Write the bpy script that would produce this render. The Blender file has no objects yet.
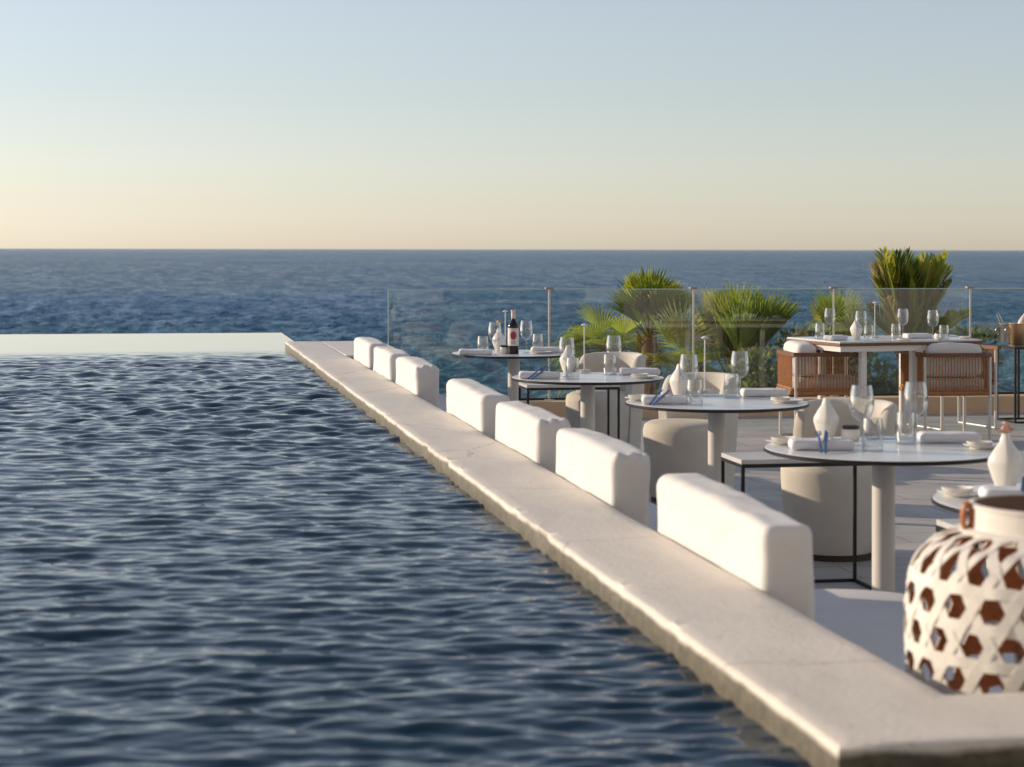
import bpy, math, random
import numpy as np
from math import sin, cos, pi, radians, sqrt
from mathutils import Vector, Matrix, noise

# ------------------------------------------------------------------ camera, world, sun
sc = bpy.context.scene
EYE = 1.42
F_PX = 1900.0
YAW = math.atan(354 / F_PX)
cam_d = bpy.data.cameras.new('camera')
cam = bpy.data.objects.new('camera', cam_d)
sc.collection.objects.link(cam)
sc.camera = cam
cam.location = (0, 0, EYE)
cam.rotation_mode = 'QUATERNION'
cam.rotation_quaternion = (Matrix.Rotation(-YAW, 4, 'Z') @ Matrix.Rotation(pi / 2, 4, 'X')
                           @ Matrix.Rotation(radians(0.11), 4, 'Z')).to_quaternion()
cam_d.sensor_width = 36
cam_d.lens = 36 * F_PX / 1024
cam_d.shift_y = -134.5 / 1024
cam_d.clip_start = 0.1
cam_d.clip_end = 60000
cam_d.dof.use_dof = True
cam_d.dof.focus_distance = 12.5
cam_d.dof.aperture_fstop = 5.2

SUN_EL = radians(17)
SUN_AZ = radians(-60)          # from +Y towards +X; negative = to the left of the wall
sdir = Vector((sin(SUN_AZ) * cos(SUN_EL), cos(SUN_AZ) * cos(SUN_EL), sin(SUN_EL)))
w = bpy.data.worlds.new('World')
sc.world = w
w.use_nodes = True
nt = w.node_tree
nt.nodes.clear()
sky = nt.nodes.new('ShaderNodeTexSky')
sky.sky_type = 'NISHITA'
sky.sun_disc = False
sky.sun_elevation = SUN_EL
sky.sun_rotation = SUN_AZ
sky.air_density = 1.0
sky.dust_density = 0.35
sky.ozone_density = 2.4
bg = nt.nodes.new('ShaderNodeBackground')
bg.inputs['Strength'].default_value = 0.108
wo = nt.nodes.new('ShaderNodeOutputWorld')
hsv = nt.nodes.new('ShaderNodeHueSaturation')      # milky summer air
hsv.inputs['Saturation'].default_value = 0.61
nt.links.new(sky.outputs[0], hsv.inputs['Color'])
air = nt.nodes.new('ShaderNodeMix')
air.data_type = 'RGBA'
air.blend_type = 'MULTIPLY'
air.inputs[0].default_value = 1.0
air.inputs[7].default_value = (0.965, 0.92, 0.925, 1)
nt.links.new(hsv.outputs[0], air.inputs[6])
nt.links.new(air.outputs[2], bg.inputs[0])
nt.links.new(bg.outputs[0], wo.inputs[0])
sun_d = bpy.data.lights.new('sun', 'SUN')
sun_d.energy = 3.0
sun_d.angle = radians(0.5)
sun_d.color = (1.0, 0.81, 0.60)
sun = bpy.data.objects.new('sun', sun_d)
sun.rotation_mode = 'QUATERNION'
sun.rotation_quaternion = sdir.to_track_quat('Z', 'Y')
sc.collection.objects.link(sun)
sc.view_settings.view_transform = 'Standard'
sc.view_settings.look = 'None'
sc.view_settings.exposure = 0.5
sc.view_settings.gamma = 1.0

# ------------------------------------------------------------------ helpers
C = sc.collection
rnd = random.Random(7)
CA, SA = cos(YAW), sin(YAW)


def at(px, Z):
    """ground point at depth Z seen in picture column px"""
    l = (px - 512) / F_PX * Z
    return (Z * SA + l * CA, Z * CA - l * SA)


def onplane(px, py, z):
    Z = F_PX * (EYE - z) / (py - 249)
    return at(px, Z)


class MB:
    def __init__(s):
        s.v, s.f, s.m = [], [], []

    def add(s, vs, fs, mi=0):
        o = len(s.v)
        s.v += [tuple(p) for p in vs]
        s.f += [tuple(i + o for i in f) for f in fs]
        s.m += [mi] * len(fs)

    def box(s, x0, x1, y0, y1, z0, z1, mi=0):
        vs = [(x, y, z) for z in (z0, z1) for y in (y0, y1) for x in (x0, x1)]
        s.add(vs, [(0, 2, 3, 1), (4, 5, 7, 6), (0, 1, 5, 4), (2, 6, 7, 3), (0, 4, 6, 2), (1, 3, 7, 5)], mi)

    def lathe(s, prof, n=32, c=(0, 0, 0), mi=0, a0=0.0):
        """prof: list of (r, z); r==0 ends close to a point"""
        rings = []
        vs, fs = [], []
        for r, z in prof:
            if r <= 1e-6:
                rings.append([len(vs)])
                vs.append((c[0], c[1], c[2] + z))
            else:
                rings.append(list(range(len(vs), len(vs) + n)))
                for i in range(n):
                    a = a0 + 2 * pi * i / n
                    vs.append((c[0] + r * cos(a), c[1] + r * sin(a), c[2] + z))
        for A, B in zip(rings, rings[1:]):
            for i in range(n):
                j = (i + 1) % n
                if len(A) == 1 and len(B) == 1:
                    continue
                if len(A) == 1:
                    fs.append((A[0], B[j], B[i]))
                elif len(B) == 1:
                    fs.append((A[i], A[j], B[0]))
                else:
                    fs.append((A[i], A[j], B[j], B[i]))
        s.add(vs, fs, mi)

    def tube(s, pts, r, n=8, mi=0, r1=None, cap=True):
        pts = [Vector(p) for p in pts]
        vs, fs = [], []
        m = len(pts)
        up = None
        for k, p in enumerate(pts):
            d = (pts[min(k + 1, m - 1)] - pts[max(k - 1, 0)]).normalized()
            if up is None:
                up = Vector((0, 0, 1)) if abs(d.z) < 0.9 else Vector((1, 0, 0))
            x = d.cross(up).normalized()
            y = x.cross(d).normalized()
            up = y
            rr = r if r1 is None else r + (r1 - r) * k / max(1, m - 1)
            for i in range(n):
                a = 2 * pi * i / n
                vs.append(p + x * (rr * cos(a)) + y * (rr * sin(a)))
        for k in range(m - 1):
            for i in range(n):
                j = (i + 1) % n
                fs.append((k * n + i, k * n + j, (k + 1) * n + j, (k + 1) * n + i))
        if cap:
            fs.append(tuple(reversed(range(n))))
            fs.append(tuple(range((m - 1) * n, m * n)))
        s.add(vs, fs, mi)

    def bar(s, a, b, t, mi=0):
        """square bar between two points"""
        s.tube([a, b], t * 0.7071, 4, mi)

    def rbox(s, sx, sy, sz, r, c=(0, 0, 0), step=0.03, disp=None, mi=0):
        """rounded box, centred on c in x, y; base at c.z; disp(p, n) -> offset"""
        nx, ny, nz = (max(2, int(round(q / step))) for q in (sx, sy, sz))
        idx, vs, fs = {}, [], []

        def vert(i, j, k):
            key = (i, j, k)
            if key not in idx:
                p = Vector((-sx / 2 + sx * i / nx, -sy / 2 + sy * j / ny, -sz / 2 + sz * k / nz))
                q = Vector((max(-sx / 2 + r, min(sx / 2 - r, p.x)), max(-sy / 2 + r, min(sy / 2 - r, p.y)),
                            max(-sz / 2 + r, min(sz / 2 - r, p.z))))
                d = p - q
                nrm = d.normalized() if d.length > 1e-9 else Vector((0, 0, 1))
                if d.length > 1e-9:
                    p = q + nrm * r
                if disp:
                    p = p + disp(p, nrm)
                idx[key] = len(vs)
                vs.append((p.x + c[0], p.y + c[1], p.z + sz / 2 + c[2]))
            return idx[key]
        for i in range(nx):
            for j in range(ny):
                fs.append((vert(i, j, 0), vert(i, j + 1, 0), vert(i + 1, j + 1, 0), vert(i + 1, j, 0)))
                fs.append((vert(i, j, nz), vert(i + 1, j, nz), vert(i + 1, j + 1, nz), vert(i, j + 1, nz)))
        for i in range(nx):
            for k in range(nz):
                fs.append((vert(i, 0, k), vert(i + 1, 0, k), vert(i + 1, 0, k + 1), vert(i, 0, k + 1)))
                fs.append((vert(i, ny, k), vert(i, ny, k + 1), vert(i + 1, ny, k + 1), vert(i + 1, ny, k)))
        for j in range(ny):
            for k in range(nz):
                fs.append((vert(0, j, k), vert(0, j, k + 1), vert(0, j + 1, k + 1), vert(0, j + 1, k)))
                fs.append((vert(nx, j, k), vert(nx, j + 1, k), vert(nx, j + 1, k + 1), vert(nx, j, k + 1)))
        s.add(vs, fs, mi)

    def prism(s, pts, z0, z1, bev=0.0, mi=0):
        """extruded polygon (ccw) with an optional chamfered/rounded top edge"""
        n = len(pts)
        lv = [(z0, 0.0)]
        if bev:
            for t in (0, 30, 60, 90):
                lv.append((z1 - bev + bev * sin(radians(t)), bev * (1 - cos(radians(t)))))
        else:
            lv.append((z1, 0.0))
        P = [Vector((p[0], p[1], 0)) for p in pts]
        vs, fs = [], []
        for z, ins in lv:
            for i in range(n):
                a, b, d = P[i - 1], P[i], P[(i + 1) % n]
                e1, e2 = (b - a).normalized(), (d - b).normalized()
                n1, n2 = Vector((-e1.y, e1.x, 0)), Vector((-e2.y, e2.x, 0))
                m = (n1 + n2)
                m = m / max(0.3, m.length_squared) * 2
                q = b + m * ins
                vs.append((q.x, q.y, z))
        for k in range(len(lv) - 1):
            for i in range(n):
                j = (i + 1) % n
                fs.append((k * n + i, k * n + j, (k + 1) * n + j, (k + 1) * n + i))
        fs.append(tuple(reversed(range(n))))
        fs.append(tuple(range((len(lv) - 1) * n, len(lv) * n)))
        s.add(vs, fs, mi)

    def mesh(s, name, mats, smooth=35):
        me = bpy.data.meshes.new(name)
        me.from_pydata(s.v, [], s.f)
        for m in (mats if isinstance(mats, (list, tuple)) else [mats]):
            me.materials.append(m)
        if any(s.m):
            me.polygons.foreach_set('material_index', s.m)
        if smooth:
            me.polygons.foreach_set('use_smooth', [True] * len(me.polygons))
            me.set_sharp_from_angle(angle=radians(smooth))
        me.update()
        return me

    def build(s, name, mats, parent=None, smooth=35):
        o = bpy.data.objects.new(name, s.mesh(name, mats, smooth))
        C.objects.link(o)
        if parent:
            o.parent = parent
        return o


def tag(o, label=None, cat=None, group=None, kind=None):
    if label:
        o['label'] = label
    if cat:
        o['category'] = cat
    if group:
        o['group'] = group
    if kind:
        o['kind'] = kind
    return o


def empty(name, loc=(0, 0, 0), rz=0.0, label=None, cat=None, group=None):
    o = bpy.data.objects.new(name, None)
    o.empty_display_size = 0.1
    C.objects.link(o)
    o.location = loc
    o.rotation_euler = (0, 0, rz)
    return tag(o, label, cat, group)


def dup(root, loc, rz, label, group=None):
    def rec(o, par):
        c = o.copy()
        C.objects.link(c)
        if par:
            c.parent = par
        for ch in o.children:
            rec(ch, c)
        return c
    kids = rec(root, None)
    kids.location = loc
    kids.rotation_euler = (0, 0, rz)
    kids['label'] = label
    if group:
        kids['group'] = group
    return kids


class Kind:
    """first use moves the original, later uses copy it"""
    def __init__(s, maker, cat, group):
        s.maker, s.cat, s.group, s.root = maker, cat, group, None

    def put(s, loc, rz, label, group=None):
        if s.root is None:
            s.root = s.maker()
            s.root.location = loc
            s.root.rotation_euler = (0, 0, rz)
            tag(s.root, label, s.cat, group or s.group)
            return s.root
        return dup(s.root, loc, rz, label, group or s.group)


# ------------------------------------------------------------------ materials
def mat(name, col, rough=0.6, metal=0.0, spec=0.5, var=0.0, scale=8.0, bump=0.0, bscale=60.0, stretch=None, ior=None):
    m = bpy.data.materials.new(name)
    m.use_nodes = True
    t = m.node_tree
    p = t.nodes['Principled BSDF']
    p.inputs['Base Color'].default_value = (*col, 1)
    p.inputs['Roughness'].default_value = rough
    p.inputs['Metallic'].default_value = metal
    p.inputs['Specular IOR Level'].default_value = spec
    if ior:
        p.inputs['IOR'].default_value = ior
    if var or bump:
        tc = t.nodes.new('ShaderNodeTexCoord')
        mp = t.nodes.new('ShaderNodeMapping')
        if stretch:
            mp.inputs['Scale'].default_value = stretch
        t.links.new(tc.outputs['Object'], mp.inputs[0])
    if var:
        n = t.nodes.new('ShaderNodeTexNoise')
        n.inputs['Scale'].default_value = scale
        n.inputs['Detail'].default_value = 6
        n.inputs['Roughness'].default_value = 0.6
        t.links.new(mp.outputs[0], n.inputs[0])
        r = t.nodes.new('ShaderNodeValToRGB')
        r.color_ramp.elements[0].position = 0.3
        r.color_ramp.elements[1].position = 0.7
        r.color_ramp.elements[0].color = (*[c * (1 - var) for c in col], 1)
        r.color_ramp.elements[1].color = (*[min(1, c * (1 + var * 0.6)) for c in col], 1)
        t.links.new(n.outputs[0], r.inputs[0])
        t.links.new(r.outputs[0], p.inputs['Base Color'])
    if bump:
        n2 = t.nodes.new('ShaderNodeTexNoise')
        n2.inputs['Scale'].default_value = bscale
        n2.inputs['Detail'].default_value = 5
        t.links.new(mp.outputs[0], n2.inputs[0])
        b = t.nodes.new('ShaderNodeBump')
        b.inputs['Strength'].default_value = bump
        b.inputs['Distance'].default_value = 0.01
        t.links.new(n2.outputs[0], b.inputs['Height'])
        t.links.new(b.outputs[0], p.inputs['Normal'])
    return m


def thin_glass(name, tint=(1, 1, 1), base=0.05, edge=0.9, power=4.0, sheen=0.0, sheencol=(0.6, 0.62, 0.55)):
    """thin clear sheet: lets light through, mirrors more towards grazing; a faint painted-on reflection film if wanted"""
    m = bpy.data.materials.new(name)
    m.use_nodes = True
    t = m.node_tree
    t.nodes.clear()
    out = t.nodes.new('ShaderNodeOutputMaterial')
    tr = t.nodes.new('ShaderNodeBsdfTransparent')
    tr.inputs[0].default_value = (*tint, 1)
    gl = t.nodes.new('ShaderNodeBsdfGlossy')
    gl.inputs['Roughness'].default_value = 0.02
    lw = t.nodes.new('ShaderNodeLayerWeight')
    lw.inputs[0].default_value = 0.5
    pw = t.nodes.new('ShaderNodeMath')
    pw.operation = 'POWER'
    pw.inputs[1].default_value = power
    t.links.new(lw.outputs['Facing'], pw.inputs[0])
    ma = t.nodes.new('ShaderNodeMath')
    ma.operation = 'MULTIPLY_ADD'
    ma.inputs[1].default_value = edge
    ma.inputs[2].default_value = base
    t.links.new(pw.outputs[0], ma.inputs[0])
    mx = t.nodes.new('ShaderNodeMixShader')
    t.links.new(ma.outputs[0], mx.inputs[0])
    t.links.new(tr.outputs[0], mx.inputs[1])
    t.links.new(gl.outputs[0], mx.inputs[2])
    last = mx
    if sheen:  # pale diffuse layer imitates bright reflections in the panes
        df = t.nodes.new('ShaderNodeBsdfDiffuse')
        df.inputs[0].default_value = (*sheencol, 1)
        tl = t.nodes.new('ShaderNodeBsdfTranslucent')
        tl.inputs[0].default_value = (*sheencol, 1)
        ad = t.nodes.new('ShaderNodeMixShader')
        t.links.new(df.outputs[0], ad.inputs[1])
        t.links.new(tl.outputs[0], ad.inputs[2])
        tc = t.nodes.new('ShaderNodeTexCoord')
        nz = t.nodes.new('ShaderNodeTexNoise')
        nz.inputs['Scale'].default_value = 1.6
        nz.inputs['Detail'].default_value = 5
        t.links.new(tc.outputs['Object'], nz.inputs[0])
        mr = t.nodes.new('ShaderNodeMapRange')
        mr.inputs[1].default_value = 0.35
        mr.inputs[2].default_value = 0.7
        mr.inputs[3].default_value = sheen * 0.35
        mr.inputs[4].default_value = sheen
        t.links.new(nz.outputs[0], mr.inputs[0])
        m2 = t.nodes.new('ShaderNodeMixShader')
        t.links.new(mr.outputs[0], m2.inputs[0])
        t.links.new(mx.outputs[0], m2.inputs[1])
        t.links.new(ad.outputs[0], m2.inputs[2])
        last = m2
    t.links.new(last.outputs[0], out.inputs[0])
    return m


M = {}
M['plaster'] = mat('white_fabric', (0.76, 0.745, 0.725), 0.85, var=0.05, scale=5, bump=0.25, bscale=220)
M['seat'] = mat('seat_fabric', (0.74, 0.73, 0.72), 0.85, var=0.05, scale=4, bump=0.2, bscale=200)
M['plinth'] = mat('white_plaster', (0.72, 0.69, 0.65), 0.9, var=0.06, scale=3, bump=0.3, bscale=40)
M['chair'] = mat('cream_fabric', (0.66, 0.62, 0.55), 0.9, var=0.06, scale=9, bump=0.3, bscale=260)
M['dark'] = mat('dark_wood', (0.05, 0.03, 0.02), 0.6)
M['black'] = mat('black_steel', (0.012, 0.011, 0.012), 0.42, spec=0.5)
M['white'] = mat('white_lacquer', (0.78, 0.77, 0.75), 0.3, var=0.03, scale=3)
M['top'] = mat('white_laminate', (0.72, 0.73, 0.75), 0.22, var=0.05, scale=4)
M['pedestal'] = mat('cream_metal', (0.76, 0.74, 0.71), 0.45, var=0.03, scale=3)
M['marble'] = mat('white_marble', (0.70, 0.70, 0.70), 0.3, var=0.12, scale=7)
M['steel'] = mat('brushed_steel', (0.62, 0.60, 0.57), 0.25, 1.0)
M['postmetal'] = mat('post_steel', (0.62, 0.56, 0.48), 0.4, 0.6)
M['cap'] = mat('bronze_clamp', (0.42, 0.30, 0.20), 0.5, 0.3)
M['copper'] = mat('copper', (0.62, 0.40, 0.24), 0.28, 1.0)
M['china'] = mat('white_china', (0.80, 0.77, 0.70), 0.25)
M['linen'] = mat('white_linen', (0.78, 0.78, 0.80), 0.9, bump=0.3, bscale=180)
M['cutlery'] = mat('sky_tinted_steel', (0.10, 0.19, 0.36), 0.2, 0.8)  # blue of the reflected sky put into the steel's base colour
M['mat'] = mat('blue_mat', (0.38, 0.52, 0.66), 0.4, var=0.1, scale=20)
M['rope'] = mat('brown_rope', (0.40, 0.175, 0.07), 0.8, var=0.25, scale=40, bump=0.3, bscale=300)
M['wood'] = mat('brown_wood', (0.19, 0.08, 0.034), 0.5, var=0.3, scale=14, stretch=(1, 6, 6))
M['cushion'] = mat('beige_cushion', (0.70, 0.62, 0.53), 0.9, bump=0.2, bscale=200)
M['frame'] = mat('pale_steel', (0.66, 0.63, 0.60), 0.35, 0.4)
M['lantern'] = mat('painted_rattan', (0.80, 0.76, 0.70), 0.75, var=0.08, scale=22, bump=0.12, bscale=120)
M['lining'] = mat('bare_rattan', (0.56, 0.235, 0.10), 0.7, var=0.35, scale=18, bump=0.4, bscale=90)
M['leather'] = mat('tan_leather', (0.42, 0.14, 0.04), 0.5, var=0.2, scale=20)
M['neckin'] = mat('lantern_inside', (0.20, 0.14, 0.11), 0.8)
M['label'] = mat('bottle_label', (0.70, 0.66, 0.62), 0.7)
M['labelred'] = mat('bottle_label_red', (0.42, 0.06, 0.07), 0.7)
M['wine'] = mat('dark_bottle_glass', (0.010, 0.007, 0.008), 0.08)
M['capsule'] = mat('pale_capsule', (0.70, 0.58, 0.54), 0.4, 0.2)
M['darktop'] = mat('candle_dark', (0.035, 0.03, 0.03), 0.5)
M['petal'] = mat('pink_petals', (0.72, 0.47, 0.38), 0.8)
M['petal2'] = mat('yellow_petals', (0.62, 0.42, 0.14), 0.8)
M['stem'] = mat('green_stem', (0.07, 0.12, 0.03), 0.7)
M['leaf1'] = mat('palm_leaf', (0.28, 0.33, 0.035), 0.5, var=0.35, scale=3)
M['leaf2'] = mat('palm_leaf_deep', (0.075, 0.125, 0.02), 0.5, var=0.35, scale=3)
M['leafdry'] = mat('palm_leaf_dry', (0.42, 0.33, 0.13), 0.7, var=0.3, scale=4)
M['trunk'] = mat('palm_trunk', (0.17, 0.085, 0.035), 0.9, var=0.4, scale=14, bump=0.8, bscale=40)
M['shrub'] = mat('shrub_leaf', (0.06, 0.095, 0.02), 0.5, var=0.4, scale=5)
M['shrub2'] = mat('shrub_leaf_light', (0.13, 0.16, 0.03), 0.5, var=0.4, scale=5)
M['soil'] = mat('soil', (0.16, 0.12, 0.08), 0.95, var=0.3, scale=2, bump=0.6, bscale=14)
M['rock'] = mat('rock', (0.26, 0.22, 0.17), 0.95, var=0.4, scale=0.6, bump=0.8, bscale=3)
M['bounce_facade'] = mat('pale_render', (0.82, 0.79, 0.75), 0.9, var=0.05, scale=1)
M['kerb'] = mat('warm_stone', (0.78, 0.53, 0.33), 0.85, var=0.12, scale=3, bump=0.3, bscale=60)
M['wglass'] = thin_glass('drinking_glass', (0.95, 0.96, 0.97), 0.12, 0.86, 1.8)
M['pane'] = thin_glass('balustrade_glass', (0.82, 0.945, 0.92), 0.095, 0.88, 5.0, sheen=0.03)
M['paneedge'] = mat('glass_edge', (0.55, 0.70, 0.62), 0.2)


def leafy(m, amt=0.5, through=(0.42, 0.46, 0.05)):
    """let leaves pass some light"""
    t = m.node_tree
    p = t.nodes['Principled BSDF']
    out = [n for n in t.nodes if n.type == 'OUTPUT_MATERIAL'][0]
    tl = t.nodes.new('ShaderNodeBsdfTranslucent')
    tl.inputs[0].default_value = (*through, 1)
    mx = t.nodes.new('ShaderNodeMixShader')
    mx.inputs[0].default_value = amt
    t.links.new(p.outputs[0], mx.inputs[1])
    t.links.new(tl.outputs[0], mx.inputs[2])
    t.links.new(mx.outputs[0], out.inputs[0])


for k, c in (('leaf1', (0.56, 0.60, 0.06)), ('leaf2', (0.16, 0.24, 0.03)), ('leafdry', (0.5, 0.40, 0.16)),
             ('shrub', (0.12, 0.17, 0.03)), ('shrub2', (0.30, 0.34, 0.05))):
    leafy(M[k], 0.5, c)


def coping_mat():
    m = mat('worn_concrete', (0.60, 0.53, 0.44), 0.52)
    t = m.node_tree
    p = t.nodes['Principled BSDF']
    tc = t.nodes.new('ShaderNodeTexCoord')
    N = []
    for sca, det, st in ((2.2, 7, (1, 0.6, 1)), (9, 8, (1, 0.35, 1)), (70, 6, (1, 1, 1)), (26, 3, (1, 1, 1))):
        mp = t.nodes.new('ShaderNodeMapping')
        mp.inputs['Scale'].default_value = st
        t.links.new(tc.outputs['Object'], mp.inputs[0])
        n = t.nodes.new('ShaderNodeTexNoise')
        n.inputs['Scale'].default_value = sca
        n.inputs['Detail'].default_value = det
        n.inputs['Roughness'].default_value = 0.65
        t.links.new(mp.outputs[0], n.inputs[0])
        N.append(n)
    r = t.nodes.new('ShaderNodeValToRGB')
    r.color_ramp.elements[0].position = 0.32
    r.color_ramp.elements[1].position = 0.66
    r.color_ramp.elements[0].color = (0.69, 0.625, 0.54, 1)
    r.color_ramp.elements[1].color = (0.83, 0.77, 0.685, 1)
    mixn = t.nodes.new('ShaderNodeMath')
    mixn.operation = 'MULTIPLY_ADD'
    mixn.inputs[1].default_value = 0.5
    t.links.new(N[1].outputs[0], mixn.inputs[0])
    h = t.nodes.new('ShaderNodeMath')
    h.operation = 'MULTIPLY'
    h.inputs[1].default_value = 0.5
    t.links.new(N[0].outputs[0], h.inputs[0])
    t.links.new(h.outputs[0], mixn.inputs[2])
    t.links.new(mixn.outputs[0], r.inputs[0])
    # dark specks and pits
    sp = t.nodes.new('ShaderNodeValToRGB')
    sp.color_ramp.elements[0].position = 0.26
    sp.color_ramp.elements[1].position = 0.36
    sp.color_ramp.elements[0].color = (0.60, 0.57, 0.54, 1)
    sp.color_ramp.elements[1].color = (1, 1, 1, 1)
    t.links.new(N[3].outputs[0], sp.inputs[0])
    mu = t.nodes.new('ShaderNodeMix')
    mu.data_type = 'RGBA'
    mu.blend_type = 'MULTIPLY'
    mu.inputs[0].default_value = 1
    t.links.new(r.outputs[0], mu.inputs[6])
    t.links.new(sp.outputs[0], mu.inputs[7])
    # algae and water stain: low on the wall, near the waterline
    g = t.nodes.new('ShaderNodeSeparateXYZ')
    t.links.new(tc.outputs['Object'], g.inputs[0])
    z2 = t.nodes.new('ShaderNodeMath')
    z2.operation = 'MULTIPLY_ADD'
    z2.inputs[1].default_value = 0.03
    t.links.new(N[1].outputs[0], z2.inputs[0])
    t.links.new(g.outputs[2], z2.inputs[2])
    mr = t.nodes.new('ShaderNodeMapRange')
    mr.inputs[1].default_value = 0.616
    mr.inputs[2].default_value = 0.6275
    mr.inputs[3].default_value = 1
    mr.inputs[4].default_value = 0
    t.links.new(z2.outputs[0], mr.inputs[0])
    m3 = t.nodes.new('ShaderNodeMix')
    m3.data_type = 'RGBA'
    t.links.new(mr.outputs[0], m3.inputs[0])
    t.links.new(mu.outputs[2], m3.inputs[6])
    st = t.nodes.new('ShaderNodeValToRGB')
    st.color_ramp.elements[0].position = 0.35
    st.color_ramp.elements[1].position = 0.68
    st.color_ramp.elements[0].color = (0.085, 0.075, 0.050, 1)
    st.color_ramp.elements[1].color = (0.17, 0.15, 0.105, 1)
    t.links.new(N[3].outputs[0], st.inputs[0])
    t.links.new(st.outputs[0], m3.inputs[7])
    vo = t.nodes.new('ShaderNodeTexVoronoi')
    vo.feature = 'DISTANCE_TO_EDGE'
    vo.inputs['Scale'].default_value = 0.85
    wp = t.nodes.new('ShaderNodeMix')
    wp.data_type = 'RGBA'
    wp.inputs[0].default_value = 0.10
    t.links.new(tc.outputs['Object'], wp.inputs[6])
    t.links.new(N[1].outputs['Color'], wp.inputs[7])
    t.links.new(wp.outputs[2], vo.inputs['Vector'])
    vr = t.nodes.new('ShaderNodeMapRange')
    vr.inputs[1].default_value = 0.002
    vr.inputs[2].default_value = 0.007
    vr.inputs[3].default_value = 0.74
    vr.inputs[4].default_value = 1.0
    t.links.new(vo.outputs['Distance'], vr.inputs[0])
    ck = t.nodes.new('ShaderNodeMix')
    ck.data_type = 'RGBA'
    ck.blend_type = 'MULTIPLY'
    ck.inputs[0].default_value = 1.0
    t.links.new(m3.outputs[2], ck.inputs[6])
    t.links.new(vr.outputs[0], ck.inputs[7])
    t.links.new(ck.outputs[2], p.inputs['Base Color'])
    b = t.nodes.new('ShaderNodeBump')
    b.inputs['Strength'].default_value = 0.4
    b.inputs['Distance'].default_value = 0.006
    ad = t.nodes.new('ShaderNodeMath')
    ad.operation = 'ADD'
    t.links.new(N[2].outputs[0], ad.inputs[0])
    t.links.new(N[1].outputs[0], ad.inputs[1])
    t.links.new(ad.outputs[0], b.inputs['Height'])
    t.links.new(b.outputs[0], p.inputs['Normal'])
    return m


M['coping'] = coping_mat()


def floor_mat():
    m = mat('deck_tiles', (0.5, 0.48, 0.45), 0.55)
    t = m.node_tree
    p = t.nodes['Principled BSDF']
    tc = t.nodes.new('ShaderNodeTexCoord')
    br = t.nodes.new('ShaderNodeTexBrick')
    br.offset = 0.5
    br.inputs['Color1'].default_value = (0.50, 0.47, 0.43, 1)
    br.inputs['Color2'].default_value = (0.44, 0.42, 0.39, 1)
    br.inputs['Mortar'].default_value = (0.20, 0.19, 0.18, 1)
    br.inputs['Scale'].default_value = 1.0
    br.inputs['Mortar Size'].default_value = 0.004
    br.inputs['Brick Width'].default_value = 1.2
    br.inputs['Row Height'].default_value = 0.3
    t.links.new(tc.outputs['Object'], br.inputs[0])
    n = t.nodes.new('ShaderNodeTexNoise')
    n.inputs['Scale'].default_value = 3
    n.inputs['Detail'].default_value = 7
    t.links.new(tc.outputs['Object'], n.inputs[0])
    mu = t.nodes.new('ShaderNodeMix')
    mu.data_type = 'RGBA'
    mu.blend_type = 'OVERLAY'
    mu.inputs[0].default_value = 0.35
    t.links.new(br.outputs[0], mu.inputs[6])
    t.links.new(n.outputs[0], mu.inputs[7])
    t.links.new(mu.outputs[2], p.inputs['Base Color'])
    return m


M['floor'] = floor_mat()


def water_mat(name, col, rough, bump, scales, dist, stretch=(1, 1, 1)):
    m = bpy.data.materials.new(name)
    m.use_nodes = True
    t = m.node_tree
    p = t.nodes['Principled BSDF']
    p.inputs['Base Color'].default_value = (*col, 1)
    p.inputs['Roughness'].default_value = rough
    p.inputs['IOR'].default_value = 1.333
    tc = t.nodes.new('ShaderNodeTexCoord')
    mp = t.nodes.new('ShaderNodeMapping')
    mp.inputs['Scale'].default_value = stretch
    t.links.new(tc.outputs['Object'], mp.inputs[0])
    hs = None
    for s_, a_ in scales:
        n = t.nodes.new('ShaderNodeTexNoise')
        n.inputs['Scale'].default_value = s_
        n.inputs['Detail'].default_value = 3
        t.links.new(mp.outputs[0], n.inputs[0])
        mm = t.nodes.new('ShaderNodeMath')
        mm.operation = 'MULTIPLY_ADD'
        mm.inputs[1].default_value = a_
        t.links.new(n.outputs[0], mm.inputs[0])
        if hs:
            t.links.new(hs.outputs[0], mm.inputs[2])
        hs = mm
    b = t.nodes.new('ShaderNodeBump')
    b.inputs['Strength'].default_value = bump
    b.inputs['Distance'].default_value = dist
    t.links.new(hs.outputs[0], b.inputs['Height'])
    t.links.new(b.outputs[0], p.inputs['Normal'])
    return m




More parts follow.
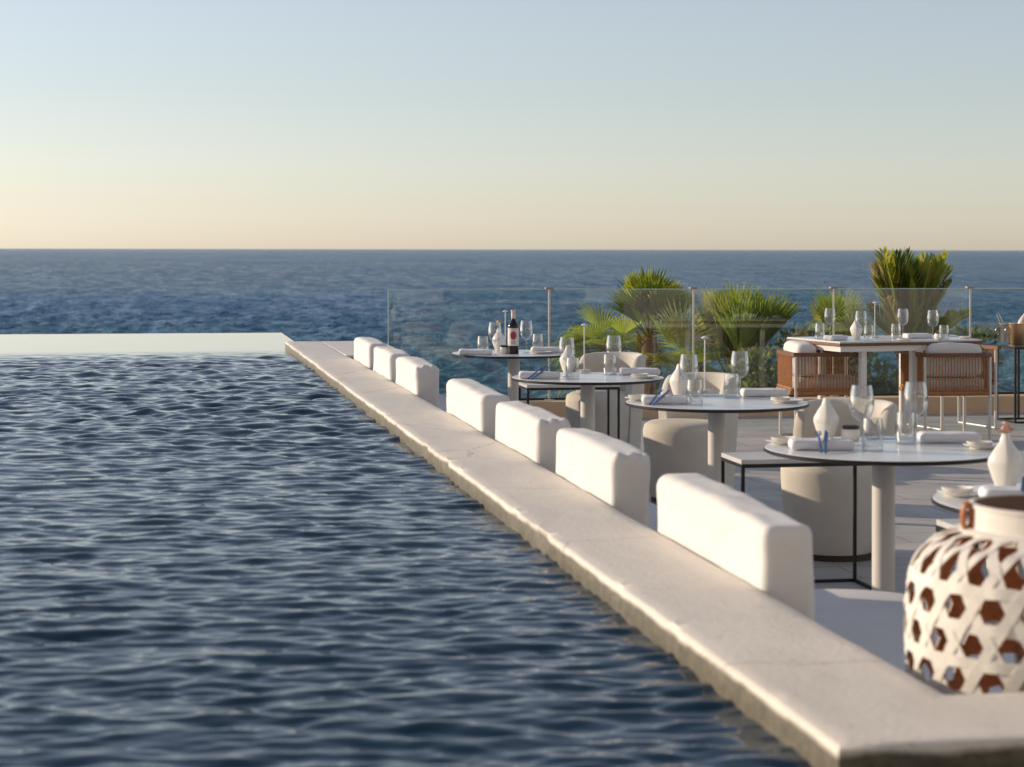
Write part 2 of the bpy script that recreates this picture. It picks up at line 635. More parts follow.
def sea_mat():
    m = bpy.data.materials.new('sea_water')
    m.use_nodes = True
    t = m.node_tree
    t.nodes.clear()
    L = t.links.new
    out = t.nodes.new('ShaderNodeOutputMaterial')
    tc = t.nodes.new('ShaderNodeTexCoord')
    hs = None
    for s_, a_, st, det in ((0.030, 2.8, (0.9, 1.0, 1), 5), (0.16, 2.4, (0.9, 1, 1), 6), (0.7, 0.7, (0.9, 1, 1), 5)):
        mp = t.nodes.new('ShaderNodeMapping')
        mp.inputs['Scale'].default_value = st
        mp.inputs['Rotation'].default_value = (0, 0, radians(-14))
        L(tc.outputs['Object'], mp.inputs[0])
        n = t.nodes.new('ShaderNodeTexNoise')
        n.inputs['Scale'].default_value = s_
        n.inputs['Detail'].default_value = det
        n.inputs['Roughness'].default_value = 0.62
        L(mp.outputs[0], n.inputs[0])
        mm = t.nodes.new('ShaderNodeMath')
        mm.operation = 'MULTIPLY_ADD'
        mm.inputs[1].default_value = a_
        L(n.outputs[0], mm.inputs[0])
        if hs:
            L(hs.outputs[0], mm.inputs[2])
        hs = mm
    b = t.nodes.new('ShaderNodeBump')
    b.inputs['Strength'].default_value = 1.0
    b.inputs['Distance'].default_value = 1.3
    L(hs.outputs[0], b.inputs['Height'])
    df = t.nodes.new('ShaderNodeBsdfDiffuse')
    sep = t.nodes.new('ShaderNodeSeparateXYZ')
    L(tc.outputs['Object'], sep.inputs[0])
    dm = t.nodes.new('ShaderNodeMapRange')       # shallow water off the shore is greener
    dm.interpolation_type = 'SMOOTHSTEP'
    dm.inputs[1].default_value = 110
    dm.inputs[2].default_value = 420
    L(sep.outputs[1], dm.inputs[0])
    dc = t.nodes.new('ShaderNodeMix')
    dc.data_type = 'RGBA'
    L(dm.outputs[0], dc.inputs[0])
    dc.inputs[6].default_value = (0.034, 0.140, 0.185, 1)
    dc.inputs[7].default_value = (0.050, 0.130, 0.250, 1)
    L(dc.outputs[2], df.inputs[0])
    L(b.outputs[0], df.inputs['Normal'])
    gl = t.nodes.new('ShaderNodeBsdfGlossy')
    gl.inputs['Roughness'].default_value = 0.07
    gl.inputs[0].default_value = (0.86, 0.93, 1.0, 1)
    L(b.outputs[0], gl.inputs['Normal'])
    fr = t.nodes.new('ShaderNodeFresnel')
    fr.inputs[0].default_value = 1.333
    L(b.outputs[0], fr.inputs['Normal'])
    mr = t.nodes.new('ShaderNodeMapRange')       # a rough sea never mirrors fully: its facets hide one another
    mr.inputs[1].default_value = 0.02
    mr.inputs[2].default_value = 1.0
    mr.inputs[3].default_value = 0.02
    mr.inputs[4].default_value = 0.85
    L(fr.outputs[0], mr.inputs[0])
    gu = None                                    # gusts: patches of rougher and smoother water
    for s_, st in ((0.012, (0.8, 0.3, 1)), (0.10, (1.7, 0.30, 1)), (0.42, (1.5, 0.42, 1))):
        mp = t.nodes.new('ShaderNodeMapping')
        mp.inputs['Scale'].default_value = st
        mp.inputs['Rotation'].default_value = (0, 0, radians(11))
        L(tc.outputs['Object'], mp.inputs[0])
        n = t.nodes.new('ShaderNodeTexNoise')
        n.inputs['Scale'].default_value = s_
        n.inputs['Detail'].default_value = 4
        L(mp.outputs[0], n.inputs[0])
        m1 = t.nodes.new('ShaderNodeMapRange')
        am = 0.12 if s_ < 0.02 else 0.38
        m1.inputs[1].default_value = 0.36
        m1.inputs[2].default_value = 0.64
        m1.inputs[3].default_value = 1 - am
        m1.inputs[4].default_value = 1 + am
        L(n.outputs[0], m1.inputs[0])
        if gu:
            q = t.nodes.new('ShaderNodeMath')
            q.operation = 'MULTIPLY'
            L(gu.outputs[0], q.inputs[0])
            L(m1.outputs[0], q.inputs[1])
            gu = q
        else:
            gu = m1
    q = t.nodes.new('ShaderNodeMath')
    q.operation = 'MULTIPLY'
    L(gu.outputs[0], q.inputs[0])
    L(mr.outputs[0], q.inputs[1])
    mx = t.nodes.new('ShaderNodeMixShader')
    L(q.outputs[0], mx.inputs[0])
    L(df.outputs[0], mx.inputs[1])
    L(gl.outputs[0], mx.inputs[2])
    L(mx.outputs[0], out.inputs[0])
    return m


M['sea'] = sea_mat()
M['pool'] = water_mat('pool_water', (0.006, 0.029, 0.058), 0.03, 0.35, ((14, 0.6), (40, 0.15)), 0.006, (0.6, 1, 1))
M['weir'] = mat('wet_pale_stone', (0.72, 0.67, 0.56), 0.06, var=0.06, scale=3, bump=0.02, bscale=8, spec=0.6)


# ------------------------------------------------------------------ setting: sea
def waves(X, Y, seed, lam0, lam1, n, mean, spread, amp, power, cut=None):
    r = np.random.RandomState(seed)
    H = np.zeros_like(X)
    for i in range(n):
        lam = lam0 * (lam1 / lam0) ** ((i + r.rand()) / n)
        a = mean + r.randn() * spread
        k = 2 * pi / lam
        ph = r.rand() * 2 * pi
        A = amp * (lam / lam1) ** power
        arg = k * (X * cos(a) + Y * sin(a)) + ph
        h = A * np.sin(arg) + A * A * k * 0.45 * np.cos(2 * arg)
        if cut is not None:
            h = h * np.clip((lam / cut - 1.1) / 1.0, 0, 1)
        H += h
    return H


def grid_object(name, X, Y, Z, mt, keep=None):
    ny, nx = X.shape
    me = bpy.data.meshes.new(name)
    co = np.stack([X, Y, Z], -1).reshape(-1, 3).astype(np.float32)
    i = np.arange(ny * nx).reshape(ny, nx)
    q = np.stack([i[:-1, :-1], i[:-1, 1:], i[1:, 1:], i[1:, :-1]], -1).reshape(-1, 4)
    if keep is not None:
        q = q[keep.reshape(-1)]
    nf = len(q)
    me.vertices.add(len(co))
    me.vertices.foreach_set('co', co.ravel())
    me.loops.add(nf * 4)
    me.loops.foreach_set('vertex_index', q.ravel().astype(np.int32))
    me.polygons.add(nf)
    me.polygons.foreach_set('loop_start', np.arange(0, nf * 4, 4, dtype=np.int32))
    me.polygons.foreach_set('use_smooth', np.ones(nf, dtype=bool))
    me.materials.append(mt)
    me.update(calc_edges=True)
    o = bpy.data.objects.new(name, me)
    C.objects.link(o)
    return o


SEA_Z = -10.0
HS = EYE - SEA_Z
rows = np.concatenate([np.linspace(240, 165, 90), np.linspace(165, 40, 480)[1:], np.linspace(40, 6, 110)[1:], np.array([4.5, 3, 2, 1.2, 0.7, 0.45])])
dist = F_PX * HS / rows
ang = np.concatenate([np.linspace(-100, -17, 60)[:-1], np.linspace(-17, 17, 480), np.linspace(17, 100, 60)[1:]])
D, A = np.meshgrid(dist, np.radians(ang), indexing='ij')
sx = D * np.sin(A + YAW)
sy = D * np.cos(A + YAW)
step = np.maximum(np.gradient(dist), dist * math.radians(34 / 480))[:, None]
SEA_WIND = radians(79)
sz = waves(sx, sy, 3, 1.2, 8, 90, SEA_WIND, 0.75, 0.062, 0.8, cut=1.4 * step)
sz += waves(sx, sy, 4, 14, 150, 26, SEA_WIND, 0.3, 0.11, 0.7, cut=2.0 * step)
sea = grid_object('sea', sx, sy, SEA_Z + sz, M['sea'])
tag(sea, kind='structure')

# ------------------------------------------------------------------ setting: pool
WL = 0.558
XO, XI = 1.074, 1.399         # coping outer / inner edge
YF, YN, YNI = 16.4, 2.90, 3.22
xs = np.concatenate([np.linspace(-16, -2.2, 60)[:-1], np.arange(-2.2, 1.6, 0.0125), np.linspace(1.6, 7, 60)])
ys = [-3.38, -3.2, -3.0, -2.5, -2, -1.5, -1, -0.5, -0.1, 0.3, 0.6, 0.9, 1.2, 1.4, 1.6, 1.8, 2.0, 2.2, 2.35, 2.5]
while ys[-1] < 16.6:
    ys.append(ys[-1] + 0.0023 * ys[-1])
ys = np.array(ys)
PX, PY = np.meshgrid(xs, ys)
stp = np.broadcast_to(np.maximum(np.gradient(ys), 0.0125)[:, None], PX.shape)
pz = waves(PX, PY, 11, 0.035, 0.17, 100, radians(80), 0.38, 0.00060, 0.9, cut=1.7 * stp)
pz += waves(PX, PY, 12, 0.2, 0.7, 18, radians(70), 0.6, 0.0010, 0.85, cut=1.7 * stp)
gust = np.clip((PY - 6.5 + 0.8 * np.sin(PX * 0.9)) / 3.0, 0, 1)
pz += gust * waves(PX, PY, 13, 0.09, 0.42, 50, radians(85), 0.9, 0.0019, 0.85, cut=1.7 * stp)
calm = 1 - np.clip((PY - 14.4) / 1.65, 0, 1) ** 1.3
pz *= calm
kx = (xs[:-1] + xs[1:]) / 2
ky = (ys[:-1] + ys[1:]) / 2
KX, KY = np.meshgrid(kx, ky)
keep = ~((KX > 1.2) & (KY > 3.0))
pool = grid_object('pool_water', PX, PY, WL + pz, M['pool'], keep)
tag(pool, kind='structure')

# overflow ledge of wet pale stone at the far end of the pool, a film of water on it
YW0, YW1 = 16.15, 19.55
b = MB()
nx, ny = 60, 40
x0, x1 = -16.0, XO + 0.17
for (xa, xb, ya, yb) in ((x0, XO - 0.004, YW0, YF + 0.004), (x0, x1, YF + 0.004, YW1)):
    b.box(xa, xb, ya, yb, -10.5, WL + 0.0012)
b.add([(x0, 14.9, WL - 0.009), (XO - 0.004, 14.9, WL - 0.009), (XO - 0.004, YW0 - 0.001, WL + 0.0011), (x0, YW0 - 0.001, WL + 0.0011),
       (x0, 14.9, WL - 0.3), (XO - 0.004, 14.9, WL - 0.3)], [(0, 1, 2, 3), (4, 5, 1, 0)])
ledge = b.build('overflow_ledge', M['weir'], smooth=0)
tag(ledge, kind='structure')
b = MB()
b.box(-16.3, -16.0, -4, YW1, -10.5, 0.62)
tag(b.build('pool_side_wall', M['plinth'], smooth=0), 'plain pale wall closing the far left side of the pool', 'wall')
b = MB()
b.box(-16, 7, -4, 16.1, -0.9, -0.86)
tag(b.build('pool_floor', M['plinth'], smooth=0), kind='structure')

# ------------------------------------------------------------------ setting: terrace, garden terrace, cliff
b = MB()
b.box(XI, 16, YNI, 15.75, -0.3, 0)
tag(b.build('terrace_floor', M['floor'], smooth=0), kind='structure')
b = MB()
b.box(1.965, 16, 15.5, 15.95, -0.3, 0.145)
kerb = b.build('kerb', M['kerb'], smooth=0)
tag(kerb, kind='structure')
b = MB()
n = 40
vs, fs = [], []
for i in range(n + 1):
    for j in range(n + 1):
        x = -20 + 60 * i / n
        y = 15.96 + 14 * j / n
        edge = max(0, (j - n * 0.7) / (n * 0.3))
        z = -1.7 + 0.25 * noise.noise(Vector((x * 0.3, y * 0.3, 0))) - 9.5 * edge ** 1.6
        if x < 1.5:
            z = min(z, -7.5)
        vs.append((x, y, z))
for i in range(n):
    for j in range(n):
        a = i * (n + 1) + j
        fs.append((a, a + n + 1, a + n + 2, a + 1))
b.add(vs, fs)
tag(b.build('garden_ground', M['soil']), kind='structure')

# ------------------------------------------------------------------ pool wall with coping
def coping():
    b = MB()
    prof = [(0.0, -1.0), (0.0, -0.30), (0.0, -0.10), (0.0, -0.05), (0.0, -0.010), (0.012, -0.0025), (0.035, 0.0)]
    for k in range(1, 9):
        prof.append((0.035 + (1 - 0.07) * k / 9, 0.0))
    prof += [(0.965, 0.0), (0.99, -0.004), (1.0, -0.014), (1.0, -0.1), (1.0, -0.4), (1.0, -1.0)]
    path = []
    for k in range(60):
        t = k / 60
        path.append(((7 + (XO - 7) * t, YN), (7 + (XI - 7) * t, YNI)))
    yy = 0.0
    L = YF - YN
    K = 520
    for k in range(K + 1):
        t = (k / K) ** 1.35
        path.append(((XO, YN + (YF - YN) * t), (XI, YNI + (YF - YNI) * t)))
    vs, fs = [], []
    m = len(prof)
    for (o, i_) in path:
        for s, z in prof:
            x = o[0] + (i_[0] - o[0]) * s
            y = o[1] + (i_[1] - o[1]) * s
            zz = 0.62 + z
            q = Vector((x * 2.2, y * 2.2, zz * 4))
            e = noise.noise(q) * 0.003 + noise.noise(q * 4) * 0.0012 + noise.noise(q * 11) * 0.0007
            if z > -0.2:
                if s <= 0.02:
                    w_ = 0.8
                    # chipped arris
                    chip = max(0, noise.noise(Vector((x * 5 + 9, y * 5, 3))) - 0.36) * 0.03
                    x += e * w_ + (chip if z > -0.04 and x > 0 else 0)
                    y += e * w_
                    zz -= chip * (0.7 if z > -0.04 else 0)
                zz += noise.noise(Vector((x * 1.3, y * 1.3, 1))) * 0.004 + noise.noise(Vector((x * 9, y * 6, 2))) * 0.0016
            vs.append((x, y, zz))
    for k in range(len(path) - 1):
        for j in range(m - 1):
            a = k * m + j
            fs.append((a, a + 1, a + m + 1, a + m))
    o0 = (len(path) - 1) * m
    fs.append(tuple(range(o0, o0 + m)))
    fs.append(tuple(reversed(range(0, m))))
    b.add(vs, fs)
    # wide far end slab
    b.box(XI - 0.014, 1.88, 15.25, YF - 0.012, 0.5, 0.6225)
    b.box(XI - 0.014, 1.60, 14.2, 15.249, 0.5, 0.6225)
    b.box(XI + 0.003, 1.88, 15.25, YF - 0.012, -10.5, 0.499)
    b.box(XO + 0.02, XI - 0.003, YN + 0.1, YF - 0.02, -10.5, -0.381)
    return b


cp = coping().build('pool_wall', M['coping'], smooth=50)
tag(cp, 'long low concrete pool wall with worn flat coping between pool and terrace', 'wall')


# ------------------------------------------------------------------ banquette
def bench(name, x0, x1, y0, y1, rfar, label):
    t = empty(name, ((x0 + x1) / 2, (y0 + y1) / 2, 0), 0, label, 'bench', 'white benches along the pool wall')
    ox, oy = t.location.x, t.location.y

    def outline(g):
        P = [(x0 + g - ox, y0 - oy), (x1 - g - ox, y0 - oy)]
        for k in range(9):
            a = radians(90 * k / 8)
            P.append((x1 - g - rfar + rfar * cos(a) - ox, y1 - g - rfar + rfar * sin(a) - oy))
        P.append((x0 + g - ox, y1 - g - oy))
        return P
    b = MB()
    b.prism(outline(0.03), 0, 0.335)
    b.build('base', M['plinth'], t)
    b = MB()
    b.prism(outline(0.0), 0.337, 0.44, 0.03)
    b.build('seat_cushion', M['seat'], t, 60)
    return t


bench('wall_bench', XI + 0.006, 2.17, YNI + 0.006, 5.26, 0.30, 'white bench seat with rounded corner beside the nearest bolster')
bench('wall_bench', XI + 0.006, 1.90, 5.75, 9.15, 0.10, 'white bench seat under the bolsters between lantern end and gap')
bench('wall_bench', XI + 0.006, 1.90, 10.1, 13.9, 0.10, 'white bench seat under the far three bolsters')

BOL = [(4.47, 5.46, 'nearest white padded bolster on the pool wall, largest in view'),
       (5.98, 6.90, 'white bolster second from the lantern, puckered near end'),
       (7.17, 8.13, 'white bolster third from the lantern, puckered near end'),
       (8.38, 9.41, 'white bolster fourth from the lantern, just before the gap'),
       (10.48, 11.46, 'white bolster just beyond the gap, nearest of the far three'),
       (11.64, 12.67, 'white bolster in the middle of the far three'),
       (12.90, 13.92, 'farthest white bolster, at the sea end of the pool wall')]
for k, (za, zb, lab) in enumerate(BOL):
    ya = (za - XI * SA) / CA
    yb = (zb - XI * SA) / CA
    L = yb - ya
    th, hh = 0.135, 0.335

    def dsp(p, n_, k=k, L=L, hh=hh):
        v = Vector((p.x * 3, p.y * 3 + k * 7.7, p.z * 3))
        d = n_ * (noise.noise(v) * 0.011 + noise.noise(v * 3.1) * 0.003)
        # soft creases and a sewn seam near each end
        d += n_ * max(0, noise.noise(Vector((p.x * 14, p.y * 5 + k * 3, p.z * 16 + p.y * 9)))) * 0.005
        for q in (-1, 1):
            d -= n_ * 0.004 * math.exp(-((p.y - q * (L / 2 - 0.045)) / 0.007) ** 2)
        # puckered seam round the near end
        ed = math.exp(-((p.y + L / 2 - 0.012) / 0.02) ** 2)
        if p.z > hh / 2 - 0.05 and k in (1, 2, 4):
            d += Vector((0, 0, 1)) * ed * 0.009 * sin(p.x * 130 + k)
        d += Vector((0, 0, 1)) * (0.006 * math.sin((p.y / L + 0.5) * pi) - 0.003) if p.z > 0 else Vector()
        return d
    b = MB()
    b.rbox(th, L, hh, 0.03, (0, 0, 0), 0.014, dsp)
    o = b.build('bolster', M['plaster'], None, 70)
    o.location = (XI + 0.004 + th / 2 + 0.004, (ya + yb) / 2, 0.4405)
    o.rotation_euler = (0, radians(rnd.uniform(-1, 1.6)), radians(rnd.uniform(-0.7, 0.2)))
    tag(o, lab, 'bolster', 'white bolsters along the pool wall')


# ------------------------------------------------------------------ glass balustrade
def balustrade():
    t = empty('glass_balustrade', (1.89, 15.74, 0.145), 0,
              'clear glass balustrade with slim steel posts at the sea edge of the terrace', 'balustrade')
    # local x runs along the balustrade
    step = 1.262
    xp = [1.36 + step * k for k in range(8)]
    bounds = [0.0] + xp
    for k in range(8):
        a, c = bounds[k] + (0.012 if k else 0.0), bounds[k + 1] - 0.012
        b = MB()
        b.add([(a, 0, 0.02), (c, 0, 0.02), (c, 0, 0.93), (a, 0, 0.93)], [(0, 1, 2, 3)])
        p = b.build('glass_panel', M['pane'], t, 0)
        e = MB()
        e.box(a, c, -0.006, 0.006, 0.931, 0.938)
        e.box(a - 0.007, a - 0.001, -0.006, 0.006, 0.02, 0.935)
        e.build('panel_edge', M['paneedge'], p, 0)
    for x in xp:
        b = MB()
        b.tube([(x, -0.022, 0), (x, -0.022, 0.935)], 0.0095, 10)
        b.lathe([(0.0, 0), (0.045, 0), (0.045, 0.008), (0.0, 0.008)], 14, (x, -0.022, 0.001))
        p = b.build('post', M['postmetal'], t)
        e = MB()
        e.box(x - 0.032, x + 0.032, -0.034, 0.014, 0.937, 0.953)
        e.build('clamp', M['cap'], p, 0)
    b = MB()
    b.box(0, 10.6, -0.02, 0.02, 0.001, 0.018)
    b.build('bottom_channel', M['black'], t, 0)


balustrade()


# ------------------------------------------------------------------ unseen facade behind the viewer, added to bounce warm light (mirrored in the glass)
def bounce_facade():
    t = empty('bounce_building', (4, -3.4, 0), 0, 'unseen pale stand-in building added behind the viewer to bounce light', 'building')
    b = MB()
    W, H = 44.0, 10.5
    for k in range(3):
        z = k * 3.5
        b.box(-W / 2, W / 2, -8, 0, z + 2.7, z + 3.5)
        for i in range(9):
            x = -W / 2 + i * (W - 2.4) / 8
            b.box(x, x + 2.4, -8, -0.003, z + 0.001, z + 2.699)
    b.build('wall', M['bounce_facade'], t, 0)
    for k in range(3):
        for i in range(8):
            x0 = -W / 2 + i * (W - 2.4) / 8 + 2.4
            x1 = x0 + (W - 2.4) / 8 - 2.4
            w_ = MB()
            w_.box(x0 + 0.002, x1 - 0.002, -0.5, -0.45, k * 3.5 + 0.002, k * 3.5 + 2.698)
            w_.build('window', M['wine'], t, 0)
    for k in (1, 2):
        w_ = MB()
        w_.box(-W / 2, W / 2, 0.003, 0.18, k * 3.5 - 0.2, k * 3.5)
        w_.build('ledge', M['bounce_facade'], t, 0)


bounce_facade()


# ------------------------------------------------------------------ palms and shrubs
def fan_leaf(b, base, d, Lp, Lb, spread, droop, rg, mi, nseg=20, fold=0.25):
    """fan-palm leaf: stalk from base along d, then blades radiating in a folded fan"""
    d = Vector(d).normalized()
    side = d.cross(Vector((0, 0, 1)))
    if side.length < 0.05:
        side = Vector((rg.uniform(-1, 1), rg.uniform(-1, 1), 0))
    side.normalize()
    rot = Matrix.Rotation(rg.uniform(-0.5, 0.5), 3, d)
    side = rot @ side
    up = side.cross(d).normalized()
    base = Vector(base)
    hub = base + d * Lp + Vector((0, 0, -droop * 0.12 * Lp))
    b.tube([base, base + d * Lp * 0.5 + Vector((0, 0, 0.01)), hub], 0.010, 5, mi, 0.006)
    for i in range(nseg):
        a = spread * (i / (nseg - 1) - 0.5) * 2
        l = Lb * (0.72 + 0.28 * cos(a * 0.6)) * rg.uniform(0.88, 1.06)
        dr = (d * cos(a) + side * sin(a) + up * fold * abs(sin(a))).normalized()
        nrm = (up * cos(a * 0.3) - side * sin(a) * 0.3).normalized()
        wv = dr.cross(nrm).normalized()
        w0 = 0.0095 + 0.003 * rg.random()
        g = Vector((0, 0, -1))
        p0 = hub
        p1 = hub + dr * l * 0.55 + g * droop * l * 0.08
        p2 = hub + dr * l * 0.82 + g * droop * l * (0.16 + 0.1 * rg.random())
        p3 = hub + dr * l + g * droop * l * (0.30 + 0.25 * rg.random())
        up2 = nrm * 0.006
        b.add([p0, p1 - wv * w0 + up2, p1, p1 + wv * w0 + up2, p2 - wv * w0 * 0.62, p2 + wv * w0 * 0.62, p3],
              [(0, 1, 2), (0, 2, 3), (1, 4, 5, 3, 2), (4, 6, 5)], mi)


def palm(px, Z, py_c, nleaf, Lp, Lb, tilt0, tilt1, label, seed, az=None, dry=0.1, trunk_r=0.085, fan=1.25):
    x, y = at(px, Z)
    zc = EYE - (py_c - 249) * Z / F_PX
    rg = random.Random(seed)
    zb = -1.75
    t = empty('fan_palm', (x, y, zb), 0, label, 'palm', 'palms beyond the glass balustrade')
    H = zc - zb
    b = MB()
    prof = []
    for k in range(15):
        f = k / 14
        prof.append((trunk_r * (1.15 - 0.25 * f + 0.10 * (k % 2)), H * f))
    b.lathe([(0, 0)] + prof + [(0, H)], 14)
    for k in range(70):            # fibrous stubs of old leaf bases
        a = rg.uniform(0, 2 * pi)
        z = rg.uniform(H * 0.2, H)
        r = trunk_r
        p = Vector((r * cos(a), r * sin(a), z))
        b.tube([p, p + Vector((cos(a) * 0.06, sin(a) * 0.06, 0.10))], 0.013, 4, 0, 0.006)
    b.build('trunk', M['trunk'], t)
    b = MB()
    for i in range(nleaf):
        f = (i + 0.5) / nleaf
        a = rg.uniform(0, 2 * pi) if az is None else rg.choice(az) + rg.gauss(0, 0.5)
        el = radians(tilt0 + (tilt1 - tilt0) * f + rg.uniform(-8, 8))
        d = (cos(a) * cos(el), sin(a) * cos(el), sin(el))
        mi = 2 if rg.random() < dry else (0 if rg.random() < 0.72 else 1)
        s = rg.uniform(0.85, 1.1)
        fan_leaf(b, (0, 0, H - 0.05), d, Lp * s, Lb * s, fan * rg.uniform(0.8, 1.2),
                 0.25 if el > 0.8 else 0.7 + 0.4 * rg.random(), rg, mi)
    b.build('crown', [M['leaf1'], M['leaf2'], M['leafdry']], t, 0)
    return t


def feather_palm(px, Z, py_c, fronds, label, seed):
    """young palm with stiff upright feather leaves: fronds = (azimuth, elevation, length)"""
    x, y = at(px, Z)
    zc = EYE - (py_c - 249) * Z / F_PX
    rg = random.Random(seed)
    zb = -1.75
    t = empty('feather_palm', (x, y, zb), 0, label, 'palm', 'palms beyond the glass balustrade')
    H = zc - zb
    b = MB()
    b.lathe([(0, 0), (0.11, 0), (0.10, H * 0.5), (0.085, H), (0, H)], 14)
    for k in range(60):
        a = rg.uniform(0, 2 * pi)
        z = rg.uniform(H * 0.3, H)
        p = Vector((0.09 * cos(a), 0.09 * sin(a), z))
        b.tube([p, p + Vector((cos(a) * 0.05, sin(a) * 0.05, 0.11))], 0.015, 4, 0, 0.006)
    b.build('trunk', M['trunk'], t)
    b = MB()
    for az, el, L in fronds:
        d0 = Vector((cos(az) * cos(el), sin(az) * cos(el), sin(el)))
        hz = Vector((cos(az), sin(az), 0))
        side = d0.cross(Vector((0, 0, 1)))
        side = side.normalized() if side.length > .05 else Vector((1, 0, 0))
        side = Matrix.Rotation(rg.choice((-1, 1)) * rg.uniform(0.5, 1.5), 3, d0) @ side
        N = 34
        pts = []
        p = Vector((hz.x * 0.04, hz.y * 0.04, H - 0.05))
        for k in range(N + 1):
            f = k / N
            e = el - 0.16 * f * f
            pts.append(p.copy())
            p = p + (hz * cos(e) + Vector((0, 0, 1)) * sin(e)) * (L / N)
        mi0 = 2 if rg.random() < 0.12 else (0 if rg.random() < 0.6 else 1)
        b.tube(pts, 0.011, 5, mi0, 0.003)
        for k in range(4, N + 1):
            f = k / N
            dr = (pts[k] - pts[k - 1]).normalized()
            up = side.cross(dr)
            ll = L * 0.40 * (sin(pi * min(1, 0.25 + f * 0.72)) ** 0.7) * rg.uniform(0.85, 1.1)
            for sgn in (-1, 1):
                v = (dr * 0.92 + side * sgn * 0.36 + up * 0.20 + Vector((rg.gauss(0, .05), rg.gauss(0, .05), rg.gauss(0, .05)))).normalized()
                wv = dr.cross(v).cross(v).normalized() * 0.012
                p0 = pts[k]
                p1 = p0 + v * ll * 0.5
                p2 = p0 + v * ll + Vector((0, 0, -0.05 * ll))
                b.add([p0, p1 - wv, p1 + wv, p2], [(0, 1, 2), (1, 3, 2)], mi0 if rg.random() < 0.85 else 2)
    b.build('crown', [M['leaf1'], M['leaf2'], M['leafdry']], t, 0)


def shrub(px, Z, py_top, wid, hgt, label, seed, light=0.3, n=1600):
    x, y = at(px, Z)
    zt = EYE - (py_top - 249) * Z / F_PX
    rg = random.Random(seed)
    zb = -1.75
    t = empty('shrub', (x, y, zb), 0, label, 'shrub', 'shrubs beyond the glass balustrade')
    b = MB()
    H = zt - zb
    for k in range(7):
        a = rg.uniform(0, 2 * pi)
        b.tube([(0.03 * cos(a), 0.03 * sin(a), 0), (0.15 * cos(a), 0.15 * sin(a), H * 0.4),
                (wid * 0.35 * cos(a), wid * 0.35 * sin(a), H * 0.85)], 0.02, 6, 0, 0.005)
    b.build('stem', M['trunk'], t)
    b = MB()
    clumps = [(Vector((rg.gauss(0, wid * 0.24), rg.gauss(0, wid * 0.24), H - hgt * rg.uniform(0.15, 1.0))), rg.uniform(0.10, 0.22))
              for _ in range(26)]
    for i in range(n):
        c, r = rg.choice(clumps)
        v = Vector((rg.gauss(0, 1), rg.gauss(0, 1), rg.gauss(0, 1))).normalized()
        p = c + v * r * rg.uniform(0.5, 1.05)
        d = (v + Vector((rg.gauss(0, .6), rg.gauss(0, .6), rg.gauss(0, .6) + 0.3))).normalized()
        s = d.cross(Vector((rg.gauss(0, 1), rg.gauss(0, 1), rg.gauss(0, 1)))).normalized()
        l = rg.uniform(0.05, 0.10)
        w_ = l * 0.28
        b.add([p, p + d * l * 0.5 - s * w_, p + d * l, p + d * l * 0.5 + s * w_], [(0, 1, 2, 3)], 1 if rg.random() < light else 0)
    b.build('foliage', [M['shrub'], M['shrub2']], t, 0)


palm(650, 20.0, 337, 44, 0.30, 0.52, 48, 89, 'tall fan palm with brown trunk and upright crown above the glass', 1, fan=0.8)
palm(612, 21.0, 347, 36, 0.30, 0.46, -25, 45, 'dark spreading fan palm at the left of the palm group', 2, dry=0.03)
palm(690, 18.4, 372, 14, 0.36, 0.44, 0, 75, 'low bright fan palm right of the tall palm trunk', 3)
V = radians
palm(737, 18.3, 398, 50, 0.56, 0.62, 62, 88, 'flaring fan palm opening like a vase behind the middle round table', 4, fan=0.5)
palm(838, 20.5, 345, 26, 0.30, 0.42, 5, 85, 'low fan palm behind the left end of the rectangular table', 5)
feather_palm(909, 19.2, 350, [(V(a), V(e), l) for a, e, l in
             ((172, 81, 1.06), (160, 79, .98), (190, 76, .95), (168, 74, .85), (200, 83, 1.0), (-10, 74, 1.05), (-24, 77, 1.0), (2, 70, .95),
              (-14, 66, .82), (5, 79, .92), (90, 86, .82), (270, 82, .80), (120, 80, .84), (250, 78, .78), (60, 82, .80), (300, 80, .82),
              (140, 84, .95), (80, 86, 1.04), (100, 87, .98), (280, 85, .96), (350, 86, 1.0), (180, 87, 1.02), (260, 83, .9), (30, 76, .98), (150, 74, .95), (100, 80, 1.0), (-60, 80, .95), (30, 83, .92), (200, 78, 1.02), (-5, 80, 1.0), (240, 84, .9), (175, 58, .62), (-12, 40, .72), (-30, 50, .6), (215, 62, .66))],
             'tallest palm with stiff upright leaves rising above the horizon', 6)
shrub(768, 17.6, 345, 0.6, 1.2, 'dense green shrub left of the wicker chair at table end', 21)
shrub(700, 17.4, 384, 0.6, 0.8, 'dark low shrub below the flaring fan palm', 22, 0.15)
shrub(875, 17.6, 352, 0.7, 1.0, 'dark shrub seen under the rectangular table', 23, 0.2)
shrub(832, 18.0, 346, 0.7, 1.1, 'dark green shrub in front of the low palm by table', 24, 0.2)
shrub(800, 18.6, 328, 0.5, 0.9, 'leafy shrub above the left end of the rectangular table', 26, 0.4)
shrub(962, 18.6, 331, 0.7, 0.5, 'low shrub right of the tallest palm', 25, 0.2, 900)


# ------------------------------------------------------------------ round tables, side tables, tub chairs
TT = 0.72


